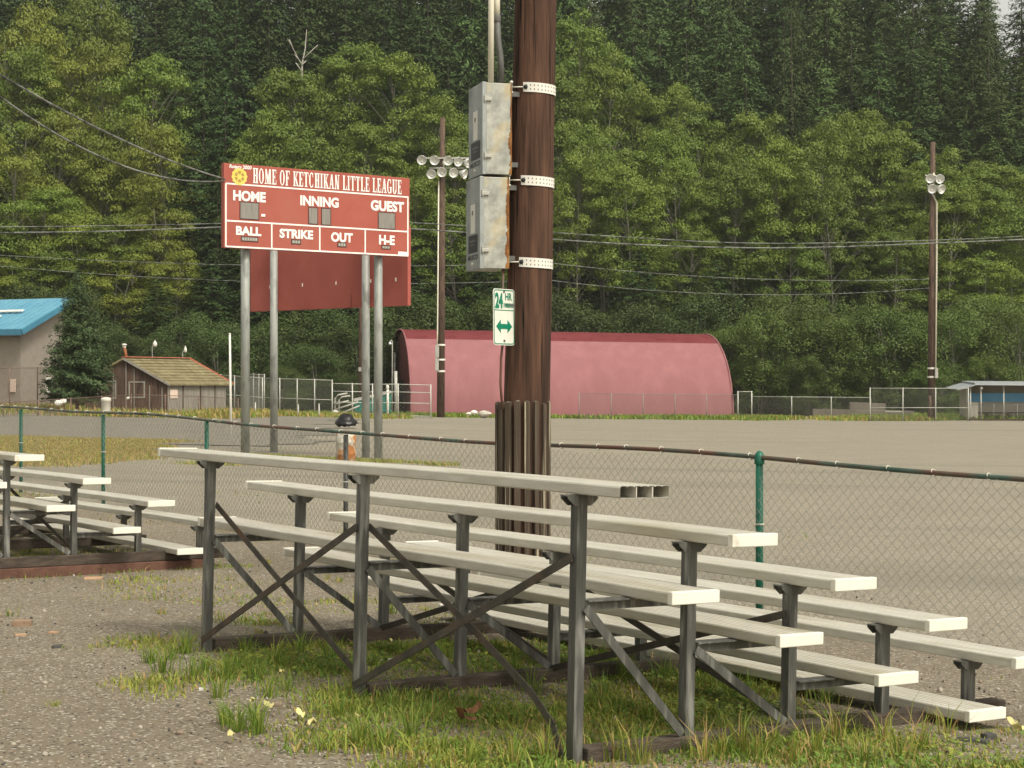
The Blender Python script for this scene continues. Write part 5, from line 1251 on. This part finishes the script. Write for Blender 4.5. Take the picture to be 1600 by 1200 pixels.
# bleached dead tree top above the alders
z=171; sg_=thing('dead_tree',at(473,330,z),'bleached bare dead treetop sticking out of the alders above the scoreboard','dead tree')
mb=MB(); mb.tube([at(472,330,z),at(472,135,z),at(472,100,z),at(477,75,z),at(479,46,z)],[.15,.11,.085,.055,.02],7)
for pts in ([(472,102),(464,88),(456,72),(449,60)],[(472,100),(466,92),(460,85)],[(474,92),(484,82),(497,70)],[(457,74),(452,62)],[(470,104),(478,95)],[(472,112),(462,98)]): mb.tube([at(a,b,z-.1) for a,b in pts],[.055,.045,.03,.015][:len(pts)],5)
mb.build('trunk',M_snag,sg_)
for k,(pts,lab) in enumerate((([(176,170),(168,100),(160,60),(150,20)],0),([(176,172),(170,150),(158,60)],0),([(160,70),(120,30)],0))): pass
# undergrowth on the slope and at its foot: leaves nobody could count
rng=np.random.default_rng(5)
n=95000; xx=rng.uniform(-62,62,n); yy=140+ (rng.uniform(0,1,n)**1.3)*60
zz=Hn(xx,yy)+np.abs(rng.normal(size=n))*(.5+.5*np.sin(xx*.9+yy*.6)**2)
P=np.c_[xx,yy,zz]; Nn=np.c_[rng.normal(size=n)*.5,-.3+rng.normal(size=n)*.5,.8+rng.normal(size=n)*.3]
V,Fq=leaf_quads(P,Nn,rng.uniform(.35,.7,n),.6,rng)
o=bpy.data.objects.new('undergrowth',np_mesh('undergrowth',V,Fq,M_under)); C.objects.link(o); tag(o,kind='stuff')

# ------------------------------------------------------------------ grass, weeds, stones and litter
def inpoly(x,y,poly):
    r=np.zeros(x.shape,bool); n=len(poly)
    for i in range(n):
        x1,y1=poly[i]; x2,y2=poly[(i+1)%n]
        c=((y1>y)!=(y2>y))&(x<(x2-x1)*(y-y1)/(y2-y1+1e-12)+x1); r^=c
    return r
def dpoly(x,y,poly):
    """signed distance, positive inside"""
    d=np.full(x.shape,1e9); n=len(poly)
    for i in range(n):
        a=np.array(poly[i]);b=np.array(poly[(i+1)%n]); ab=b-a
        t=np.clip(((x-a[0])*ab[0]+(y-a[1])*ab[1])/(ab@ab),0,1)
        d=np.minimum(d,np.hypot(x-a[0]-t*ab[0],y-a[1]-t*ab[1]))
    return np.where(inpoly(x,y,poly),d,-d)
_nr=np.random.default_rng(99); _K=_nr.normal(size=(14,2)); _K/=np.linalg.norm(_K,axis=1,keepdims=True); _fr=_nr.uniform(.5,4.5,14); _ph=_nr.uniform(0,6.28,14)
def vnoise(x,y,sc=1.0):
    v=0
    for k in range(14): v=v+np.sin((x*_K[k,0]+y*_K[k,1])*_fr[k]*sc+_ph[k]+1.3*np.sin((x*_K[k,1]-y*_K[k,0])*_fr[k]*.6*sc))/np.sqrt(_fr[k])
    return v/3.4
DENSE=[(-1.95,10.9),(-1.55,9.4),(-1.25,8.5),(-.85,7.9),(-.45,7.25),(.2,6.5),(1.6,6.4),(2.7,7.1),(2.45,8.15),(1.75,8.9),(1.25,10.0),(.2,11.3),(-.9,11.5)]
SPARSE=[(-3.6,15.3),(-3.2,12.4),(-2.75,10.6),(-2.1,9.2),(-1.6,8.1),(-1.0,7.4),(-.6,6.9),(2.9,6.7),(3.1,8.3),(1.9,9.4),(.6,11.8),(-.6,13.4),(-1.6,15.0),(-2.5,15.6)]
def blades(rng,x,y,h,w,lean,az,base=None,bend=.5):
    z=(Gn(x,y) if base is None else base)-.006
    n=len(x); dx=np.cos(az)*lean*h; dy=np.sin(az)*lean*h
    sx=-np.sin(az+rng.normal(size=n)*.8)*w/2; sy=np.cos(az+rng.normal(size=n)*.8)*w/2
    m=.55
    P=np.empty((n,6,3))
    P[:,0]=np.c_[x-sx,y-sy,z];P[:,1]=np.c_[x+sx,y+sy,z]
    P[:,2]=np.c_[x+dx*m*bend-sx*.8,y+dy*m*bend-sy*.8,z+h*m];P[:,3]=np.c_[x+dx*m*bend+sx*.8,y+dy*m*bend+sy*.8,z+h*m]
    P[:,4]=np.c_[x+dx-sx*.12,y+dy-sy*.12,z+h*np.sqrt(np.clip(1-lean*lean*.5,.2,1))];P[:,5]=np.c_[x+dx+sx*.12,y+dy+sy*.12,z+h*np.sqrt(np.clip(1-lean*lean*.5,.2,1))]
    i=np.arange(n)[:,None]*6
    Fq=np.stack([i+np.array([0,1,3,2]),i+np.array([2,3,5,4])],1).reshape(-1,4)
    return P.reshape(-1,3),Fq
class Veg:
    def __init__(s): s.V=[];s.F=[];s.M=[];s.n=0
    def add(s,V,Fq,mi):
        s.V.append(V);s.F.append(Fq+s.n);s.M.append(np.repeat(mi,len(Fq)//len(mi)) if not np.isscalar(mi) else np.full(len(Fq),mi)); s.n+=len(V)
    def make(s,name,mats,kind='stuff'):
        o=bpy.data.objects.new(name,np_mesh(name,np.concatenate(s.V),np.concatenate(s.F),mats,np.concatenate(s.M))); C.objects.link(o); tag(o,kind=kind); return o
rng=np.random.default_rng(41)
vg=Veg(); VM=[M_g1,M_g2,M_g3,M_g4]
M2i=np.array(B2.matrix_world.inverted()); 
def dens(x,y):
    dA=dpoly(x,y,DENSE); dB=dpoly(x,y,SPARSE); nz=vnoise(x,y,1.4); nf=vnoise(x+7,y-3,3.2)
    a=np.clip((dA+.30*nz+.10)/.55,0,1)*(.22+.70*np.clip(nf*1.1+.42,0,1))
    b=.50*np.clip((dB+.3*nz)/.5,0,1)*np.clip(nz*1.1+nf*.6+.10,0,1)
    lx=M2i[0,0]*x+M2i[0,1]*y+M2i[0,3]+M2i[0,2]*0; ly=M2i[1,0]*x+M2i[1,1]*y+M2i[1,3]
    c=.75*((lx>-4.8)&(lx<.25)&(ly>-.35)&(ly<2.9))*np.clip(nz*.8+.55,0,1)
    s_=(x-FO[0])*FS[0]+(y-FO[1])*FS[1]; t_=(x-FO[0])*FT[0]+(y-FO[1])*FT[1]
    d=.55*np.exp(-(t_/.16)**2)*np.clip(nz*1.2+nf*.4-.05,0,1)*(s_>-5)*(s_<21)
    e=.35*np.exp(-((t_+.35)/.4)**2)*np.clip(nz*1.3-.25,0,1)*(s_>1.5)
    f=.05*np.clip(nz*1.6+nf*.8-1.25,0,1)*(y>6)
    return np.clip(a+b+c+d+e+f,0,1),a
def scatter(n,x0,x1,y0,y1):
    x=rng.uniform(x0,x1,n); y=rng.uniform(y0,y1,n); d,a=dens(x,y); k=rng.uniform(size=n)<d; return x[k],y[k],a[k]
for (n,x0,x1,y0,y1) in ((430000,-4,3.6,6.2,12),(210000,-10.5,3.6,12,20.5),(40000,-11,-3,20.5,31)):
    x,y,a=scatter(n,x0,x1,y0,y1); m=len(x); far=np.clip(y/9,1,3)
    col=rng.uniform(size=m); yel=np.clip(.70-.50*a+.34*vnoise(x*1.3+4,y*1.3,1.0),.14,.94)
    straw=.20-.12*a+.45*np.clip((7.75-y)/.5,0,1)*(x>.3)*np.clip(.5+vnoise(x,y,2.0),0,1)
    mi=np.where(col<yel,1,0); mi=np.where(rng.uniform(size=m)<straw,2,mi)
    h=rng.gamma(2.2,.0095,m)*(1+.5*a)*np.clip(.8+.5*vnoise(x-5,y+2,2.6),.35,1.6)+.006; h=np.minimum(h,.13)
    V,Fq=blades(rng,x,y,h,rng.uniform(.005,.010,m)*far**.6,rng.uniform(.2,.95,m),rng.uniform(0,6.28,m)); vg.add(V,Fq,mi)
# clover and other low broad leaves
x,y,a=scatter(230000,-4,3.6,6.2,13); k=(rng.uniform(size=len(x))<(.30*(a>.2)+.10)*np.clip(.55+1.1*vnoise(x+2,y+9,2.2),.05,1.5)); x,y,a=x[k],y[k],a[k]; m=len(x)
z=Gn(x,y)+rng.uniform(.004,.05,m)*(.5+.5*a)
V,Fq=leaf_quads(np.c_[x,y,z],np.c_[rng.normal(size=m)*.35,rng.normal(size=m)*.35-.15,np.ones(m)],rng.uniform(.010,.034,m),.8,rng)
yel=rng.uniform(size=m)<np.clip(.42-.3*a+.25*vnoise(x*1.3+4,y*1.3,1.0),.06,.8); vg.add(V,Fq,np.where(yel,1,3))
# taller tufts
def tufts(cs,nb,hm,wd,rad,cols):
    for (cx,cy) in cs:
        n=int(nb*rng.uniform(.6,1.4)); r=np.abs(rng.normal(size=n))*rad; az=rng.uniform(0,6.28,n)
        h=hm*rng.uniform(.45,1.25,n)*rng.uniform(.75,1.25); V,Fq=blades(rng,cx+r*np.cos(az),cy+r*np.sin(az),h,np.full(n,wd)*rng.uniform(.7,1.3,n),rng.uniform(.1,.85,n),az+rng.normal(size=n)*.5,bend=.45); vg.add(V,Fq,rng.choice(cols,n))
def gpt(px,py):
    z=1.62*F/(py-600)
    for _ in range(4): z=(CAMZ-G(xat(px,z),z))*F/(py-600)
    return xat(px,z),z
tufts([gpt(*p) for p in ((236,1035),(255,1050),(268,1030),(290,1020),(355,1060),(372,1045),(385,1020),(400,1060),(428,1040),(352,1130),(372,1140),(395,1125),(340,1090),(420,1090),(402,1145),(448,1080),(300,1062),(322,1050),(600,1170),(560,1165),(530,1120),(640,1150),(690,1180),(735,1195))],46,.145,.0055,.035,[0,0,1])
tufts([gpt(*p) for p in ((1160,1175),(1185,1185),(1210,1165),(1240,1190),(1275,1180),(1305,1160),(1330,1175),(1352,1190),(1380,1160),(1410,1185),(1440,1170),(1100,1190),(1130,1180),(1480,1150),(1000,1195),(960,1190),(800,1198),(850,1190),(915,1180))],40,.16,.0055,.04,[0,1,1,2])
tufts([gpt(*p) for p in ((940,1090),(980,1060),(1040,1060),(1100,1075),(1150,1090),(1290,1100),(1330,1085),(880,1060),(800,1050),(830,1080),(760,1070),(700,1030),(640,1035),(590,1040),(520,1030),(470,1020),(610,960),(1110,985),(1130,1000),(905,1010),(930,1040))],44,.14,.0055,.045,[0,0,0,1])
tufts([gpt(*p) for p in ((665,955),(460,900),(510,905),(540,940),(420,880),(480,955),(560,985),(150,1012),(85,1105),(215,905),(160,895),(330,960),(250,960),(405,990))],30,.06,.005,.03,[1,1,0,2])
tufts([(rng.uniform(-4,3),rng.uniform(12,15)) for _ in range(14)],24,.07,.006,.04,[1,0,2])
# long flowering stalks
for px,py,dx,h in ((1108,1160,-.07,.56),(1175,1130,-.05,.22),(830,930,.01,.24),(1262,1160,-.10,.30),(1420,1140,.06,.26),(1318,1170,-.04,.24),(1490,1110,.03,.2),(1340,1150,.09,.22)):
    cx,cy=gpt(px,py); V,Fq=blades(rng,np.array([cx]),np.array([cy]),np.array([h]),np.array([.006]),np.array([.35]),np.array([math.pi if dx<0 else 0.0]),bend=.4); vg.add(V,Fq,2 if dx<0 else 1)
g_=vg.make('grass',VM)
# dry weeds beyond the fence, round the scoreboard, and the green verge before the hut
vg=Veg()
def patch(n,x0,x1,y0,y1,fn,h,w,cols):
    x=rng.uniform(x0,x1,n); y=rng.uniform(y0,y1,n); k=rng.uniform(size=n)<fn(x,y); x,y=x[k],y[k]; m=len(x)
    V,Fq=blades(rng,x,y,rng.uniform(h[0],h[1],m),rng.uniform(w[0],w[1],m),rng.uniform(.2,.9,m),rng.uniform(0,6.28,m)); vg.add(V,Fq,rng.choice(cols,m))
edge=lambda x,y,a,b,c: np.clip((-8.3-.10*(y-40)-x+1.2*vnoise(x,y,.5))/1.5,0,1)
patch(420000,-20,-6,33.5,56,lambda x,y: edge(x,y,0,0,0)*np.clip(.75*np.clip((y-33.5)/2,0,1)*np.clip((56-y)/4,0,1)+.4*vnoise(x,y,.45)+.05,0,1),(.03,.11),(.013,.028),[1,2,2,2,1])
patch(45000,-7.5,-1.2,35.5,43,lambda x,y: .55*np.clip(vnoise(x,y,.9)*1.2-.1+.35*np.exp(-((x+5)/2)**2),0,1)*np.clip((y-35)/2,0,1),(.03,.13),(.012,.026),[1,2,0,1])
patch(26000,-14,19,116,127,lambda x,y: np.clip(.8*np.exp(-((y-121.5)/3.2)**2)+.45*vnoise(x,y,.4)-.2,0,1),(.12,.42),(.05,.12),[0,0,1])
patch(16000,15,33,118,130,lambda x,y: np.clip(.7*np.exp(-((y-124)/4)**2)+.5*vnoise(x,y,.4)-.15,0,1),(.12,.40),(.05,.12),[1,2,1,0])
patch(14000,24,40,121,134,lambda x,y: np.clip(.5+.5*vnoise(x,y,.3),0,1),(.15,.5),(.05,.12),[0,1,0])
patch(24000,-30,-13,86,104,lambda x,y: np.clip(.45+.7*vnoise(x,y,.35)-.1,0,1),(.12,.5),(.04,.09),[2,1,2,0])
patch(14000,-15,-6,98,112,lambda x,y: np.clip(.25+.8*vnoise(x,y,.35),0,1),(.1,.34),(.04,.09),[1,2,0])
vg.make('weeds',VM)
# loose stones on the lot
rng=np.random.default_rng(8)
bm=bmesh.new(); bmesh.ops.create_icosphere(bm,subdivisions=1,radius=1); bv=np.array([v.co for v in bm.verts]); bf=np.array([[v.index for v in f.verts] for f in bm.faces]); bm.free()
n=5200; x=rng.uniform(-4.8,3.4,n); y=6.6+rng.uniform(0,1,n)**1.6*10; r=rng.gamma(2.0,.0022,n)+.002
V=bv[None]*(r[:,None,None]*rng.uniform(.6,1.25,(n,1,3)))*rng.uniform(.85,1.15,(n,len(bv),1)); V[:,:,0]+=x[:,None];V[:,:,1]+=y[:,None];V[:,:,2]+=(Gn(x,y)+r*.25)[:,None]
Fq=(bf[None]+np.arange(n)[:,None,None]*len(bv)).reshape(-1,3)
M_st=[mat('pale_stone',(.30,.27,.22),(.40,.36,.30),60),M_stone,mat('brown_stone',(.20,.15,.11),(.27,.21,.16),60)]
o=bpy.data.objects.new('loose_stones',np_mesh('loose_stones',V.reshape(-1,3),Fq,M_st,np.repeat(rng.choice([0,0,0,1,2,2,2],n),len(bf)))); C.objects.link(o); tag(o,kind='stuff')
# fallen leaves one can pick out
def leaf_mesh(r,m,seed):
    rg=random.Random(seed); mb=MB(); N=14; pts=[]
    for k in range(N):
        t=2*math.pi*k/N; rr=r*(1-.25*abs(math.sin(t*1.0)))*rg.uniform(.85,1.1); pts.append(Vector((rr*math.cos(t),rr*.72*math.sin(t),.25*r*math.sin(2*t+rg.random())+.02*rg.random())))
    mb.add([Vector((0,0,0))]+pts,[(0,1+k,1+(k+1)%N) for k in range(N)],True); return mb
lf=random.Random(4)
for k,(px,py,r) in enumerate(((420,1112,.030),(470,1125,.026),(395,1105,.024),(505,1090,.028),(440,1060,.022),(488,1140,.030),(360,1160,.024),(1582,1138,.034),(1592,1148,.03),(610,1010,.022),(905,965,.02),(530,1000,.022),(655,1088,.024),(560,1130,.026))):
    x,y=gpt(px,py); mb=leaf_mesh(r*1.25,M_yleaf,k); o=mb.build('fallen_leaf',M_yleaf); o.location=(x,y,G(x,y)+.03); o.rotation_euler=(lf.uniform(-.4,.4),lf.uniform(-.4,.4),lf.uniform(0,6)); o['kind']='thing'
    tag(o,'pale yellow fallen leaf lying at the lower right beyond the bleacher end' if px>1500 else 'pale yellow fallen leaf lying in the grass under the front bleacher','leaf','fallen yellow leaves')
x,y=gpt(735,1138); th=thing('dead_leaf',(x,y,G(x,y)),'curled brown dead leaf in the grass below the middle of the front bleacher','leaf')
for k in range(3):
    mb=leaf_mesh(.06-.012*k,M_bleaf,50+k); M=Matrix.Translation((x+.03*k-.03,y+.02*k,G(x,y)+.05+.02*k))@Matrix.Rotation(.5*k-.4,4,'X')@Matrix.Rotation(.5-.6*k,4,'Y'); mb.v=[tuple(M@Vector(v)) for v in mb.v]; mb.build('blade',M_bleaf,th)
def slab(px,py,lx,ly,lz,rz,m,name,label,cat,seed=1,bev=.004):
    x,y=gpt(px,py); rg=random.Random(seed); M=Matrix.Translation((x,y,G(x,y)))@Matrix.Rotation(rz,4,'Z')@Matrix.Rotation(rg.uniform(-.06,.06),4,'X'); mb=MB()
    q=[Vector((sx*lx/2*rg.uniform(.86,1.05),sy*ly/2*rg.uniform(.86,1.05),z_)) for z_ in (-.01,lz) for sx,sy in ((-1,-1),(1,-1),(1,1),(-1,1))]
    for v in q[4:]: v.z*=rg.uniform(.85,1.1)
    mb.hexa([M@v for v in q]); o=mb.build(name,m,bevel=bev); o['kind']='thing'; tag(o,label,cat); return o
slab(35,977,.135,.09,.036,.1,M_brickc,'brick_chunk','tan broken chunk lying on the gravel at the left','chunk',3,.006)
slab(32,993,.07,.05,.010,.4,M_card,'bark_chip','small flat tan chip just below the tan chunk on the gravel','chip',5,.002)
slab(83,989,.06,.05,.008,-.5,M_card,'bark_chip','small pinkish chip right of the tan chunk on the gravel','chip',6,.002)
slab(146,903,.17,.13,.008,.2,M_card,'cardboard_piece','flat torn tan cardboard on the gravel before the farther bleacher','cardboard',7,.002)
slab(90,1013,.07,.055,.022,.5,M_stone,'dark_stone','dark flat stone on the gravel below the tan chunk','stone',8,.006)
slab(600,1032,.17,.07,.008,.1,M_paper,'paper_scrap','white crumpled scrap in the grass under the front bleacher','paper',9,.002)
slab(314,1078,.026,.02,.012,.3,M_paper,'paper_scrap','tiny white crumb on the gravel left of the front bleacher','paper',10,.003)
slab(1520,1160,.15,.05,.02,-.5,M_stone,'bark_piece','black strip of bark on the gravel at the lower right','bark',11,.006)
slab(1545,1155,.07,.05,.03,.5,M_stone,'dark_stone','small black stone at the lower right beside the bark strip','stone',12,.008)

# ------------------------------------------------------------------ haze
mb=MB(); mb.box((-175,-25,-6),(175,425,140)); hz=mb.build('haze',[]); tag(hz,kind='stuff')
hm=bpy.data.materials.new('haze'); hm.use_nodes=True; hm.node_tree.nodes.clear()
pv=hm.node_tree.nodes.new('ShaderNodeVolumePrincipled'); ho=hm.node_tree.nodes.new('ShaderNodeOutputMaterial')
pv.inputs['Color'].default_value=(.93,.95,.90,1); pv.inputs['Density'].default_value=.00022; pv.inputs['Anisotropy'].default_value=.2
hm.cycles.homogeneous_volume=True
hm.node_tree.links.new(pv.outputs[0],ho.inputs['Volume']); hz.data.materials.append(hm)
